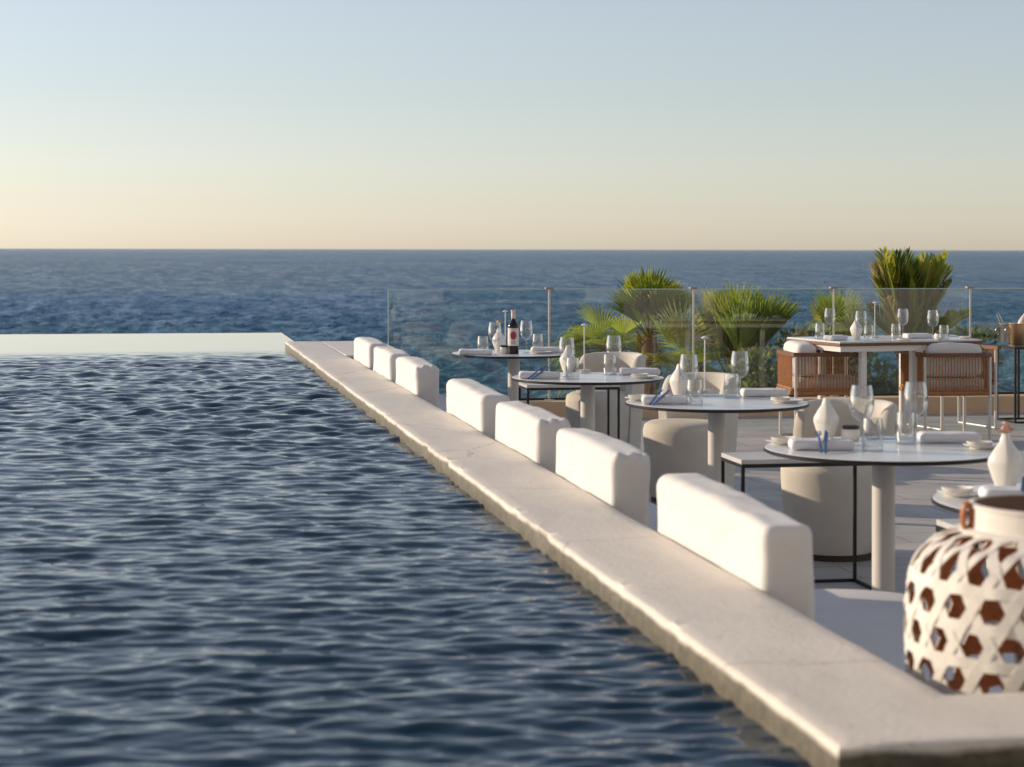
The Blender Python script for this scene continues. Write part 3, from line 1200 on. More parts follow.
def make_round_table():
    t = empty('round_table')
    b = MB()
    R = 0.418
    b.lathe([(0, TT - 0.004), (R - 0.008, TT - 0.004), (R - 0.002, TT - 0.002), (R - 0.004, TT), (0, TT)], 96)
    b.build('tabletop', M['top'], t)
    b = MB()
    b.lathe([(0, TT - 0.016), (R - 0.006, TT - 0.016), (R + 0.002, TT - 0.012), (R + 0.002, TT - 0.0045), (0, TT - 0.0045)], 96)
    b.build('edge_band', M['black'], t)
    b = MB()
    b.lathe([(0, 0.014), (0.04, 0.014), (0.04, TT - 0.017), (0, TT - 0.017)], 32)
    b.build('pedestal', M['pedestal'], t)
    b = MB()
    b.lathe([(0, 0), (0.24, 0), (0.24, 0.008), (0.10, 0.0135), (0, 0.0135)], 48)
    b.build('foot_plate', M['pedestal'], t)
    return t


T = {1: at(514, 12.8), 2: at(588, 10.4), 3: at(717, 8.72), 4: at(884, 6.7), 5: at(1086, 5.3)}
TL = {1: 'farthest round table, white top, carrying the wine bottle',
      2: 'white round table just in front of the wine bottle table',
      3: 'white round table in the middle of the row of five',
      4: 'nearest round table shown whole, white top on a cream column',
      5: 'round white table cut by the right edge, behind the lantern'}
kt = Kind(make_round_table, 'table', 'round tables along the bench')
for i in (4, 3, 2, 1, 5):
    kt.put((*T[i], 0), 0, TL[i])


def make_side_table():
    t = empty('side_table')
    W, Dp, H, s = 0.60, 0.28, 0.55, 0.013
    b = MB()
    b.box(-W / 2, W / 2, -Dp / 2, Dp / 2, H - 0.006, H + 0.012)
    b.build('top', M['marble'], t, 0)
    b = MB()
    for y in (-Dp / 2, Dp / 2):
        b.box(-W / 2, W / 2, y - s / 2, y + s / 2, H - 0.021, H - 0.0065)
    for x in (-W / 2 + s / 2, W / 2 - s / 2):
        b.box(x - s / 2, x + s / 2, -Dp / 2 + s / 2 + 0.001, Dp / 2 - s / 2 - 0.001, H - 0.021, H - 0.0065)
    b.build('frame', M['black'], t, 0)
    for y in (-Dp / 2, Dp / 2):
        b = MB()
        b.box(-W / 2 + s, W / 2 - s, y - s / 2, y + s / 2, 0, s)
        b.build('floor_rail', M['black'], t, 0)
    for x in (-W / 2 + s / 2, W / 2 - s / 2):
        b = MB()
        b.box(x - s / 2, x + s / 2, -Dp / 2 + s / 2 + 0.001, Dp / 2 - s / 2 - 0.001, 0, s)
        b.build('floor_rail', M['black'], t, 0)
    for x in (-W / 2 + s / 2, W / 2 - s / 2):
        for y in (-Dp / 2, Dp / 2):
            b = MB()
            b.box(x - s / 2, x + s / 2, y - s / 2, y + s / 2, 0.0, H - 0.0215)
            b.build('leg', M['black'], t, 0)
    return t


ks = Kind(make_side_table, 'side table', 'black framed side tables between the round tables')
x, y = at(722, 8.0)
ks.put((x + 0.305, y - 0.12, 0), 0, 'black wire side table tucked beside the nearest whole round table')
x, y = at(519, 12.25)
ks.put((x + 0.30, y - 0.14, 0), 0, 'black wire side table between the two farthest round tables')
x, y = at(937, 6.05)
ks.put((x + 0.30, y - 0.14, 0), 0, 'black wire side table left of the table cut by the edge')


def make_tub_chair():
    """faces -x"""
    t = empty('tub_chair')
    b = MB()
    b.lathe([(0, 0.03), (0.195, 0.03), (0.208, 0.06), (0.226, 0.22), (0.235, 0.36), (0.236, 0.40), (0.228, 0.432),
             (0.20, 0.45), (0.1, 0.456), (0, 0.457)], 48, (-0.045, 0, 0))
    b.build('seat', M['chair'], t, 60)
    b = MB()
    n, lv = 56, 22
    A1 = radians(98)
    vs, fs = [], []

    def ztop(th):
        u = abs(th) / A1
        return 0.712 - 0.03 * u ** 3 - (0.17 * max(0, (u - 0.80) / 0.20) ** 2.2)
    sect = []
    for k in range(lv + 1):            # outside, bottom to top
        f = k / lv
        sect.append((1, f))
    ring = 7
    # closed section: outer wall, rounded top, inner wall
    for i in range(n + 1):
        th = -A1 + 2 * A1 * i / n
        zt = ztop(th)
        S = []
        for k in range(13):
            z = 0.03 + (zt - 0.035 - 0.03) * k / 12
            fr = z / 0.72
            S.append((0.228 + 0.042 * fr ** 1.2, z))
        rt = 0.228 + 0.042 * (zt / 0.72) ** 1.2
        thk = 0.06
        for k in range(1, 8):
            a = pi * k / 8
            S.append((rt - thk / 2 + thk / 2 * cos(a), zt - 0.035 + 0.035 * sin(a)))
        for k in range(9):
            z = zt - 0.035 - (zt - 0.035 - 0.30) * k / 8
            fr = z / 0.72
            S.append((0.228 + 0.042 * fr ** 1.2 - thk, z))
        for r, z in S:
            vs.append((r * cos(th) + 0.02, r * sin(th), z))
    m = len(S)
    for i in range(n):
        for k in range(m):
            a, c = i * m + k, i * m + (k + 1) % m
            fs.append((a, a + m, c + m, c))
    fs.append(tuple(range(0, m)))
    fs.append(tuple(reversed(range(n * m, n * m + m))))
    b.add(vs, fs)
    b.build('backrest', M['chair'], t, 50)
    b = MB()
    b.lathe([(0, 0), (0.20, 0), (0.20, 0.029), (0, 0.029)], 32, (-0.03, 0, 0))
    b.build('base_ring', M['dark'], t)
    return t


kc = Kind(make_tub_chair, 'chair', 'cream tub chairs facing the bench')
kc.put((*at(838, 8.85), 0), radians(34), 'cream tub chair behind the nearest whole round table')
kc.put((*at(691, 10.75), 0), radians(28), 'cream tub chair tucked at the middle round table')
kc.put((*at(605, 12.9), 0), radians(36), 'farthest cream tub chair, in front of the palms')
kc.put((*at(1066, 6.75), 0), radians(-5), 'cream tub chair at the right picture edge, barely in view')


# ------------------------------------------------------------------ rectangular table, rope chairs
e1 = Vector((0.937 * CA + 0.35 * SA, 0.35 * CA - 0.937 * SA, 0))   # along the table front edge
ROT = math.atan2(e1.y, e1.x)
cx, cy = at(840, 13.8)
T6Z = 0.75
t6 = empty('dining_table', (cx, cy, 0), ROT, 'rectangular dining table with pale top and dark wood edge by the sea', 'table')
W6, D6 = 1.22, 0.80
b = MB()
b.box(0.004, W6 - 0.004, 0.004, D6 - 0.004, T6Z - 0.012, T6Z)
b.build('tabletop', M['top'], t6, 0)
b = MB()
b.box(0, W6, 0, D6, T6Z - 0.034, T6Z - 0.0125)
b.build('wood_edge', M['wood'], t6, 0)
b = MB()
b.box(0.015, W6 - 0.015, 0.015, D6 - 0.015, T6Z - 0.075, T6Z - 0.0345)
b.build('apron', M['white'], t6, 0)
for x, y in ((0.25, 0.10), (0.68, 0.10), (0.25, 0.70), (0.97, 0.70)):
    b = MB()
    b.box(x - 0.022, x + 0.022, y - 0.022, y + 0.022, 0, T6Z - 0.0755)
    b.build('leg', M['white'], t6, 0)


def make_rope_chair():
    """faces +y, centred"""
    t = empty('rope_armchair')
    W, Dp, zl, zh = 0.52, 0.56, 0.362, 0.645
    xw, yd = W / 2, Dp / 2
    b = MB()
    rail = [(-xw, yd, zh), (-xw, -yd + 0.06, zh), (-xw + 0.02, -yd + 0.02, zh), (-xw + 0.06, -yd, zh),
            (xw - 0.06, -yd, zh), (xw - 0.02, -yd + 0.02, zh), (xw, -yd + 0.06, zh), (xw, yd, zh)]
    for p, q in zip(rail, rail[1:]):
        d = (Vector(q) - Vector(p)).normalized()
        n_ = Vector((-d.y, d.x, 0)) * 0.017
        P, Q = Vector(p) - d * 0.004, Vector(q) + d * 0.004
        dz = Vector((0, 0, 0.014))
        b.add([P - n_ - dz, P + n_ - dz, P + n_ + dz, P - n_ + dz, Q - n_ - dz, Q + n_ - dz, Q + n_ + dz, Q - n_ + dz],
              [(0, 1, 2, 3), (7, 6, 5, 4), (0, 4, 5, 1), (1, 5, 6, 2), (2, 6, 7, 3), (3, 7, 4, 0)])
    b.build('top_rail', M['wood'], t, 0)

    def ropes(name, p, q, n):
        b = MB()
        p, q = Vector(p), Vector(q)
        for i in range(n):
            c = p + (q - p) * ((i + 0.5) / n)
            b.tube([(c.x, c.y, zl + 0.012), (c.x, c.y, zh - 0.015)], 0.0043, 6, 0, cap=False)
        d = (q - p).normalized()
        b.tube([p + Vector((0, 0, zl)), q + Vector((0, 0, zl))], 0.018, 8)
        b.tube([p + Vector((0, 0, zl + 0.028)), q + Vector((0, 0, zl + 0.028))], 0.009, 6)
        b.build(name, M['rope'], t)
    ropes('rope_back', (-xw + 0.03, -yd, 0), (xw - 0.03, -yd, 0), 20)
    ropes('rope_side', (-xw, -yd + 0.03, 0), (-xw, yd - 0.03, 0), 21)
    ropes('rope_side', (xw, -yd + 0.03, 0), (xw, yd - 0.03, 0), 21)
    for sx in (-1, 1):
        for sy in (-1, 1):
            b = MB()
            b.tube([(sx * (xw - 0.012), sy * (yd - 0.025), 0.012), (sx * (xw - 0.012), sy * (yd - 0.025), zh - 0.016)], 0.0125, 10)
            b.build('leg', M['frame'], t)
        b = MB()
        b.tube([(sx * (xw - 0.012), -yd + 0.025, 0.011), (sx * (xw - 0.012), yd - 0.025, 0.011)], 0.011, 10)
        b.build('floor_rail', M['frame'], t)
    b = MB()
    b.rbox(W - 0.07, Dp - 0.06, 0.10, 0.035, (0, 0.01, zl + 0.01), 0.03)
    b.build('seat_cushion', M['cushion'], t, 70)
    b = MB()

    def dsp(p, n_):
        return n_ * (noise.noise(p * 7) * 0.012) + Vector((0, 0, 0.018 * cos(p.x * 6) if p.z > 0 else 0))
    b.rbox(W - 0.09, 0.17, 0.235, 0.05, (0, -yd + 0.118, zl + 0.118), 0.025, dsp)
    b.build('back_cushion', M['plaster'], t, 70)
    return t


kr = Kind(make_rope_chair, 'chair', 'brown rope armchairs round the rectangular table')
e2 = Vector((-e1.y, e1.x, 0))
x, y = at(793, 14.0)
RL = radians(-5.5)
p = Vector((x, y, 0)) + Vector((cos(RL), sin(RL), 0)) * 0.28 + Vector((-sin(RL), cos(RL), 0)) * 0.25
kr.put((p.x, p.y, 0), RL - pi / 2, 'brown rope armchair at the left end of the rectangular table, side on')
x, y = at(961, 14.0)
kr.put((x, y + 0.28, 0), radians(-3), 'brown rope armchair seen from behind, white cushion above its back')
x, y = at(951, 15.2)
kr.put((x, y, 0), pi + ROT, 'brown rope armchair on the far side of the rectangular table, mostly hidden')


# ------------------------------------------------------------------ service stand with buckets
SZ = 0.625
x, y = at(996, 15.9)
st = empty('service_stand', (x, y, 0), 0, 'black framed service stand by the glass at the right edge', 'stand')
b = MB()
b.box(0, 0.8, -0.36, 0.0, SZ - 0.02, SZ)
b.build('top', M['black'], st, 0)
for x_ in (0.008, 0.20, 0.79):
    for y_ in (-0.352, -0.008):
        b = MB()
        b.box(x_ - 0.008, x_ + 0.008, y_ - 0.008, y_ + 0.008, 0.016, SZ - 0.0205)
        b.build('leg', M['black'], st, 0)
b = MB()
b.box(0, 0.8, -0.36, -0.344, 0, 0.0155)
b.box(0, 0.8, -0.016, 0, 0, 0.0155)
b.box(0, 0.016, -0.3435, -0.0165, 0, 0.0155)
b.build('floor_rail', M['black'], st, 0)


def bucket(px, py, h, r, m, name, label, handle=True):
    x, y = onplane(px, py, SZ)
    t = empty(name, (x, y, SZ + 0.001), 0, label, 'bucket')
    b = MB()
    b.lathe([(0, 0), (r * 0.82, 0), (r * 0.86, 0.01), (r, h), (r * 1.04, h + 0.003), (r * 1.04, h + 0.008), (r * 0.96, h + 0.006),
             (r * 0.80, 0.012), (0, 0.012)], 36)
    b.build('body', m, t)
    for s in (-1, 1):
        b = MB()
        pts = [(s * (r * 0.97), 0, h * 0.86)] + [(s * (r * 1.0 + 0.03 * sin(pi * k / 6)), 0, h * 0.86 - 0.03 * (1 - cos(pi * k / 6)) / 1) for k in range(1, 7)]
        b.tube(pts, 0.005, 8)
        b.build('handle', M['steel'], t)
    return t


bucket(1005, 341, 0.15, 0.055, M['steel'], 'ice_bucket', 'polished steel ice bucket with tongs on the black stand')
bucket(1017, 343.5, 0.17, 0.075, M['copper'], 'wine_cooler', 'copper wine cooler beside the steel ice bucket')
x, y = onplane(1003, 341, SZ)
b = MB()
for s in (-1, 1):
    b.tube([(s * 0.006, 0, 0.0), (s * 0.014 - 0.03, 0, 0.12), (s * 0.011 - 0.06, 0, 0.19)], 0.006, 8)
b.tube([(-0.049, 0, 0.19), (-0.06, 0, 0.20), (-0.071, 0, 0.19)], 0.006, 8)
o = b.build('ice_tongs', M['steel'])
o.location = (x + 0.01, y, SZ + 0.05)
tag(o, 'steel ice tongs leaning out of the steel bucket', 'tongs')
x, y = onplane(1020, 343.5, SZ)
b = MB()
b.lathe([(0, 0), (0.038, 0), (0.04, 0.01), (0.04, 0.17), (0.03, 0.21), (0.016, 0.25), (0.015, 0.31), (0, 0.31)], 24)
o = b.build('champagne_bottle', M['capsule'])
o.location = (x - 0.035, y, SZ + 0.03)
o.rotation_euler = (0, radians(42 - 20), 0)
tag(o, 'pale necked bottle tilted in the copper cooler', 'bottle')


# ------------------------------------------------------------------ tableware
def make_wine_glass():
    b = MB()
    b.lathe([(0.036, 0.0), (0.036, 0.0015), (0.02, 0.004), (0.006, 0.009), (0.0042, 0.02), (0.0040, 0.080), (0.006, 0.089), (0.018, 0.095),
             (0.032, 0.106), (0.0415, 0.124), (0.0445, 0.146), (0.0435, 0.168), (0.0395, 0.196), (0.0355, 0.218), (0.0348, 0.2182), (0.0385, 0.196),
             (0.0425, 0.168), (0.0433, 0.146)], 32)
    o = b.build('wine_glass', M['wglass'], None, 60)
    return o


def make_tumbler():
    b = MB()
    b.lathe([(0.0, 0.0), (0.034, 0.0), (0.037, 0.004), (0.0385, 0.05), (0.036, 0.085), (0.0325, 0.115), (0.0315, 0.1152),
             (0.0345, 0.085), (0.0365, 0.05), (0.034, 0.014), (0.0, 0.012)], 32)
    return b.build('water_tumbler', M['wglass'], None, 60)


def make_napkin():
    b = MB()

    def dsp(p, n_):
        return n_ * (noise.noise(p * 14) * 0.003) + Vector((0, 0, 0.002 * sin(p.y * 90)))
    b.rbox(0.225, 0.085, 0.036, 0.013, (0, 0, 0), 0.011, dsp)
    return b.build('folded_napkin', M['linen'], None, 70)


def make_bud_vase():
    t = empty('bud_vase')
    b = MB()
    prof = [(0, 0), (0.019, 0), (0.024, 0.006), (0.034, 0.035), (0.044, 0.070), (0.042, 0.085), (0.030, 0.108), (0.017, 0.128), (0.011, 0.145),
            (0.010, 0.155), (0.006, 0.154), (0.007, 0.145), (0, 0.13)]
    n = 24
    vs, fs = [], []
    for r, z in prof:
        for i in range(n):
            a = 2 * pi * i / n
            k = 1.0 / (abs(cos(a)) ** 1.35 + abs(sin(a)) ** 1.35) ** (1 / 1.35)
            vs.append((r * k * cos(a) * 1.08, r * k * sin(a) * 1.08, z))
    for j in range(len(prof) - 1):
        for i in range(n):
            q = (i + 1) % n
            fs.append((j * n + i, j * n + q, (j + 1) * n + q, (j + 1) * n + i))
    b.add(vs, fs)
    b.build('body', M['china'], t, 60)
    return t


def make_lamp():
    t = empty('table_lamp')
    b = MB()
    b.lathe([(0, 0), (0.036, 0), (0.036, 0.010), (0.032, 0.014), (0, 0.014)], 28)
    b.build('base', M['frame'], t)
    b = MB()
    b.tube([(0, 0, 0.014), (0, 0, 0.262)], 0.0036, 8)
    b.build('stem', M['white'], t)
    b = MB()
    b.lathe([(0, 0.2615), (0.008, 0.2615), (0.018, 0.266), (0.018, 0.270), (0.006, 0.276), (0, 0.278)], 24)
    b.build('lamp_head', M['white'], t)
    return t


def make_dish():
    t = empty('bread_plate')
    b = MB()
    b.lathe([(0, 0), (0.05, 0), (0.052, 0.004), (0.075, 0.012), (0.075, 0.0145), (0.05, 0.007), (0, 0.006)], 32)
    b.build('plate', M['china'], t, 50)
    return t


def make_bowl():
    b = MB()
    b.lathe([(0, 0), (0.034, 0), (0.042, 0.005), (0.046, 0.015), (0.044, 0.0165), (0.038, 0.008), (0, 0.005)], 28)
    return b.build('butter_bowl', M['china'], None, 50)


def make_fork():
    b = MB()
    b.tube([(0, -0.09, 0.0), (0, 0.0, 0.002), (0, 0.05, 0.004)], 0.0055, 6, 0, 0.004)
    for i in range(4):
        b.tube([(0, 0.05, 0.004), ((i - 1.5) * 0.006, 0.065, 0.004), ((i - 1.5) * 0.006, 0.10, 0.002)], 0.0022, 5)
    return b.build('fork', M['cutlery'])


def make_knife():
    b = MB()
    b.tube([(0, -0.095, 0.0), (0, 0.01, 0.001)], 0.0055, 6, 0, 0.005)
    b.add([(-0.008, 0.01, -0.001), (0.008, 0.01, -0.001), (0.009, 0.09, -0.001), (-0.002, 0.115, -0.001),
           (-0.008, 0.01, 0.0025), (0.008, 0.01, 0.0025), (0.009, 0.09, 0.0015), (-0.002, 0.115, 0.0015)],
          [(3, 2, 1, 0), (4, 5, 6, 7), (0, 1, 5, 4), (1, 2, 6, 5), (2, 3, 7, 6), (3, 0, 4, 7)])
    return b.build('knife', M['cutlery'])


def make_pot():
    t = empty('condiment_pot')
    b = MB()
    b.lathe([(0, 0), (0.028, 0), (0.034, 0.010), (0.036, 0.028), (0.031, 0.042), (0, 0.042)], 28)
    b.build('pot', M['china'], t, 50)
    b = MB()
    b.lathe([(0, 0.0425), (0.030, 0.0425), (0.031, 0.052), (0.026, 0.055), (0, 0.055)], 28)
    b.build('lid', M['darktop'], t)
    return t


def make_mat():
    b = MB()
    b.box(-0.15, 0.15, -0.045, 0.045, 0, 0.003)
    return b.build('table_mat', M['mat'], None, 0)


G = Kind(make_wine_glass, 'wine glass', 'wine glasses on the tables')
U = Kind(make_tumbler, 'tumbler', 'water tumblers on the tables')
NP = Kind(make_napkin, 'napkin', 'folded white napkins on the tables')
VS = Kind(make_bud_vase, 'vase', 'faceted white bud vases')
LP = Kind(make_lamp, 'lamp', 'slim table lamps')
DI = Kind(make_dish, 'plate', 'small white bread plates')
BW = Kind(make_bowl, 'bowl', 'small white bowls')
FK = Kind(make_fork, 'fork', 'forks laid over napkins')
KN = Kind(make_knife, 'knife', 'knives laid over napkins')
PT = Kind(make_pot, 'pot', 'small dark lidded pots')
MT = Kind(make_mat, 'mat', 'pale blue table mats')


def put(kind, px, py, label, z=TT, rz=0.0, up=0.0):
    x, y = onplane(px, py, z)
    o = kind.put((x, y, z + 0.0008 + up), rz, label)
    if kind in (FK, KN):               # handle resting on the table top, tip up on the napkin
        q = 0.055
        o.location = (x + q * sin(rz), y - q * cos(rz), z + 0.032)
        o.rotation_euler = (0.27, 0, rz)
    return o


CAMROT = -YAW     # picture-horizontal direction
# table 4: nearest whole round table
N4 = 'the nearest whole round table'
put(G, 862, 446, 'left wine glass on ' + N4)
put(G, 916, 441, 'right wine glass on ' + N4)
put(U, 873, 450.5, 'left water tumbler on ' + N4)
put(U, 906, 443.5, 'right water tumbler on ' + N4)
put(NP, 822, 449, 'folded white napkin under sky-tinted cutlery on ' + N4, rz=CAMROT)
put(NP, 950, 441.5, 'folded white napkin right of the glasses on ' + N4, rz=CAMROT + 0.06)
put(FK, 819, 449, 'fork over the left napkin on ' + N4, rz=CAMROT - 0.10, up=0.042)
put(KN, 826, 449, 'knife over the left napkin on ' + N4, rz=CAMROT - 0.16, up=0.042)
put(VS, 826.5, 439.5, 'faceted white bud vase behind the napkin on ' + N4, rz=CAMROT)
put(PT, 851, 440, 'white pot with dark lid beside the bud vase on ' + N4)
put(DI, 787, 443.5, 'white bread plate at the left edge of ' + N4)
put(BW, 784, 443.5, 'small white bowl on the left plate of ' + N4, up=0.008)
put(DI, 985, 447.5, 'white bread plate at the right edge of ' + N4)
put(BW, 980, 447.5, 'small white bowl on the right plate of ' + N4, up=0.008)
put(MT, 905, 437.5, 'pale blue mat at the back of ' + N4, rz=CAMROT)
# table 3: middle
N3 = 'the middle round table'
put(G, 689, 401.5, 'left wine glass on ' + N3)
put(G, 740, 397, 'right wine glass on ' + N3)
put(U, 695, 405, 'left water tumbler on ' + N3)
put(U, 732, 397.5, 'right water tumbler on ' + N3)
put(NP, 667, 403.5, 'folded white napkin under sky-tinted cutlery on ' + N3, rz=CAMROT)
put(NP, 765, 396, 'folded white napkin right of the glasses on ' + N3, rz=CAMROT + 0.06)
put(FK, 659, 403.5, 'fork over the left napkin on ' + N3, rz=CAMROT - 0.35, up=0.042)
put(KN, 666, 403.5, 'knife over the left napkin on ' + N3, rz=CAMROT - 0.45, up=0.042)
put(VS, 679.5, 396.5, 'faceted white bud vase behind the left glass on ' + N3, rz=CAMROT)
put(LP, 705, 392.5, 'slim white lamp on ' + N3)
put(DI, 641, 400, 'white bread plate at the left edge of ' + N3)
put(BW, 638, 400, 'small white bowl on the left plate of ' + N3, up=0.008)
put(DI, 787, 402, 'white bread plate at the right edge of ' + N3)
put(BW, 781, 402, 'small white bowl on the right plate of ' + N3, up=0.008)
put(MT, 722, 395.3, 'pale blue mat at the back of ' + N3, rz=CAMROT)
# table 2
N2 = 'the table before the bottle table'
put(G, 567, 377, 'left wine glass on ' + N2)
put(G, 614, 374.5, 'right wine glass on ' + N2)
put(U, 573, 379, 'left water tumbler on ' + N2)
put(U, 610, 374.8, 'right water tumbler on ' + N2)
put(NP, 540, 378.5, 'folded white napkin under sky-tinted cutlery on ' + N2, rz=CAMROT)
put(NP, 640, 374.5, 'folded white napkin right of the glasses on ' + N2, rz=CAMROT + 0.06)
put(FK, 540, 378.5, 'fork over the left napkin on ' + N2, rz=CAMROT - 0.45, up=0.042)
put(KN, 545, 378.5, 'knife over the left napkin on ' + N2, rz=CAMROT - 0.5, up=0.042)
put(VS, 568, 373, 'faceted white bud vase behind the left glass on ' + N2, rz=CAMROT)
put(LP, 584.5, 372, 'slim white lamp on ' + N2)
put(DI, 533, 375, 'white bread plate at the left edge of ' + N2)
put(DI, 644, 378, 'white bread plate at the right edge of ' + N2)
put(BW, 640, 378, 'small white bowl on the right plate of ' + N2, up=0.008)
# table 1
N1 = 'the bottle table'
put(G, 495, 355.5, 'left wine glass on ' + N1)
put(G, 526.5, 353, 'right wine glass on ' + N1)
put(U, 483, 353.5, 'left water tumbler on ' + N1)
put(U, 538, 350.5, 'right water tumbler on ' + N1)
put(NP, 476, 355, 'folded white napkin at the left of ' + N1, rz=CAMROT)
put(NP, 548, 352.5, 'folded white napkin at the right of ' + N1, rz=CAMROT + 0.06)
put(LP, 505.5, 350.2, 'slim white lamp on ' + N1)
v1 = put(VS, 499, 351, 'faceted white bud vase with yellow sprig on ' + N1, rz=CAMROT)
put(PT, 505, 353.5, 'white pot with dark lid left of the wine bottle')
put(DI, 541, 353.5, 'white bread plate at the right of ' + N1)
put(DI, 476, 351.5, 'white bread plate at the left of ' + N1)
# table 5
N5 = 'the table cut by the right edge'
put(NP, 1022, 500, 'folded white napkin under sky-tinted cutlery on ' + N5, rz=CAMROT)
put(KN, 1024, 500, 'knife over the napkin on ' + N5, rz=CAMROT - 0.25, up=0.042)
v5 = put(VS, 1006, 488.5, 'faceted white bud vase with pink flower on ' + N5, rz=CAMROT)
v5.scale = (1.12, 1.12, 1.05)
put(DI, 964, 495, 'white bread plate at the left edge of ' + N5)
put(BW, 958, 495, 'small white bowl on the plate of ' + N5, up=0.008)
# rectangular table
N6 = 'the rectangular table'
for px, py, lab in ((830, 336, 'farthest left wine glass on '), (861, 340, 'second wine glass from the left on '),
                    (903, 336.5, 'third wine glass from the left on '), (933, 338.5, 'rightmost wine glass on ')):
    put(G, px, py, lab + N6, T6Z)
for px, py, lab in ((820, 338, 'leftmost water tumbler on '), (869, 340, 'second tumbler from the left on '),
                    (896, 338.5, 'third tumbler from the left on '), (944, 340, 'rightmost water tumbler on ')):
    put(U, px, py, lab + N6, T6Z)
put(NP, 836, 339.5, 'folded white napkin at the left of ' + N6, T6Z, rz=ROT + 0.5)
put(NP, 918, 337.5, 'folded white napkin behind the plate on ' + N6, T6Z, rz=ROT)
put(DI, 903, 341, 'white bread plate at the middle of ' + N6, T6Z)
put(BW, 903, 341, 'small white bowl on the plate of ' + N6, T6Z, up=0.008)
put(VS, 856.5, 338.5, 'faceted white bud vase on ' + N6, T6Z, rz=CAMROT)
put(LP, 875, 337.5, 'slim white lamp on ' + N6, T6Z)
put(PT, 939, 338.6, 'white pot with dark lid on ' + N6, T6Z)
put(BW, 965, 337.5, 'small white bowl at the right end of ' + N6, T6Z)


def flower(vase, m, z, name, label, n=34, r=0.022, seed=1):
    rg = random.Random(seed)
    t = empty(name, (vase.location.x, vase.location.y, vase.location.z), 0, label, 'flower')
    b = MB()
    b.tube([(0, 0, 0.13), (0.002, 0, z)], 0.0022, 6)
    b.build('stem', M['stem'], t)
    b = MB()
    for i in range(n):
        v = Vector((rg.gauss(0, 1), rg.gauss(0, 1), rg.gauss(0, 0.7))).normalized()
        p = Vector((0, 0, z + 0.006)) + v * r * rg.uniform(0.3, 1.1)
        s = v.cross(Vector((rg.gauss(0, 1), rg.gauss(0, 1), rg.gauss(0, 1)))).normalized() * r * 0.45
        u = v.cross(s).normalized() * r * 0.45
        b.add([p - s, p + u + v * 0.003, p + s, p - u + v * 0.003], [(0, 1, 2, 3)])
    b.build('petals', m, t, 0)


flower(v5, M['petal'], 0.172, 'pink_flower', 'small pink flower in the vase behind the lantern', r=0.017, seed=3)
flower(v1, M['petal2'], 0.19, 'yellow_sprig', 'yellow sprig in the vase left of the wine bottle', r=0.02, seed=4)

# wine bottle
x, y = onplane(513.5, 354, TT)
wb = empty('wine_bottle', (x, y, TT + 0.001), CAMROT, 'dark red wine bottle with white label and red round emblem', 'bottle')
b = MB()
b.lathe([(0, 0), (0.034, 0), (0.0365, 0.004), (0.0365, 0.175), (0.034, 0.192), (0.022, 0.214), (0.0145, 0.228), (0.014, 0.236), (0, 0.236)], 40)
b.build('glass_body', M['wine'], wb)
b = MB()
b.lathe([(0, 0.2365), (0.0143, 0.2365), (0.0143, 0.282), (0.016, 0.284), (0.016, 0.292), (0, 0.293)], 28)
b.build('capsule', M['capsule'], wb)


def patch(b, r, z0, z1, a0, a1, n=24):
    vs, fs = [], []
    for i in range(n + 1):
        a = a0 + (a1 - a0) * i / n
        vs += [(r * cos(a), r * sin(a), z0), (r * cos(a), r * sin(a), z1)]
    for i in range(n):
        fs.append((2 * i, 2 * i + 2, 2 * i + 3, 2 * i + 1))
    b.add(vs, fs)


b = MB()
patch(b, 0.0371, 0.055, 0.172, radians(-175), radians(-5))
lb = b.build('label', M['label'], wb)
b = MB()
n = 24
vs, fs = [], []
for i in range(n + 1):
    u = -0.022 + 0.044 * i / n
    hz = 0.027 * sqrt(max(0.0, 1 - (u / 0.022) ** 2))
    th = radians(-90) + u / 0.0376
    vs += [(0.0376 * cos(th), 0.0376 * sin(th), 0.124 - hz), (0.0376 * cos(th), 0.0376 * sin(th), 0.124 + hz)]
for i in range(n):
    fs.append((2 * i, 2 * i + 2, 2 * i + 3, 2 * i + 1))
b.add(vs, fs)
for z0 in (0.071, 0.081):
    patch(b, 0.0375, z0, z0 + 0.0035, radians(-90) - 0.4, radians(-90) + 0.4, 8)
b.build('emblem', M['labelred'], lb)

# ------------------------------------------------------------------ woven lantern on the bench corner
LR, LZ = 0.287, 0.441
lx, ly = 1.755, 3.53
lan = empty('woven_lantern', (lx, ly, LZ), 0, 'large white woven rattan lantern with hexagonal holes on the bench corner', 'lantern')
PR = [(0.20, 0.0), (0.235, 0.015), (0.262, 0.05), (0.276, 0.095), (0.283, 0.15), (0.284, 0.21), (0.284, 0.27), (0.281, 0.32), (0.273, 0.355), (0.257, 0.383),
      (0.235, 0.405), (0.207, 0.421), (0.182, 0.430), (0.166, 0.434)]
acc = [0.0]
for p, q in zip(PR, PR[1:]):
    acc.append(acc[-1] + math.hypot(q[0] - p[0], q[1] - p[1]))
SMAX = acc[-1]


def prof_at(s):
    s = max(0, min(SMAX, s))
    for k in range(len(acc) - 1):
        if s <= acc[k + 1]:
            f = (s - acc[k]) / (acc[k + 1] - acc[k])
            r = PR[k][0] + (PR[k + 1][0] - PR[k][0]) * f
            z = PR[k][1] + (PR[k + 1][1] - PR[k][1]) * f
            dr, dz = PR[k + 1][0] - PR[k][0], PR[k + 1][1] - PR[k][1]
            l = math.hypot(dr, dz)
            return r, z, dz / l, -dr / l
    return PR[-1][0], PR[-1][1], 0, 1


NW = 22
PITCH = 2 * pi / NW
AW = PITCH * LR
WW = 0.0116


def surf(u, s, off):
    r, z, nr, nz = prof_at(s)
    r += nr * off
    z += nz * off
    return (r * cos(u), r * sin(u), z)


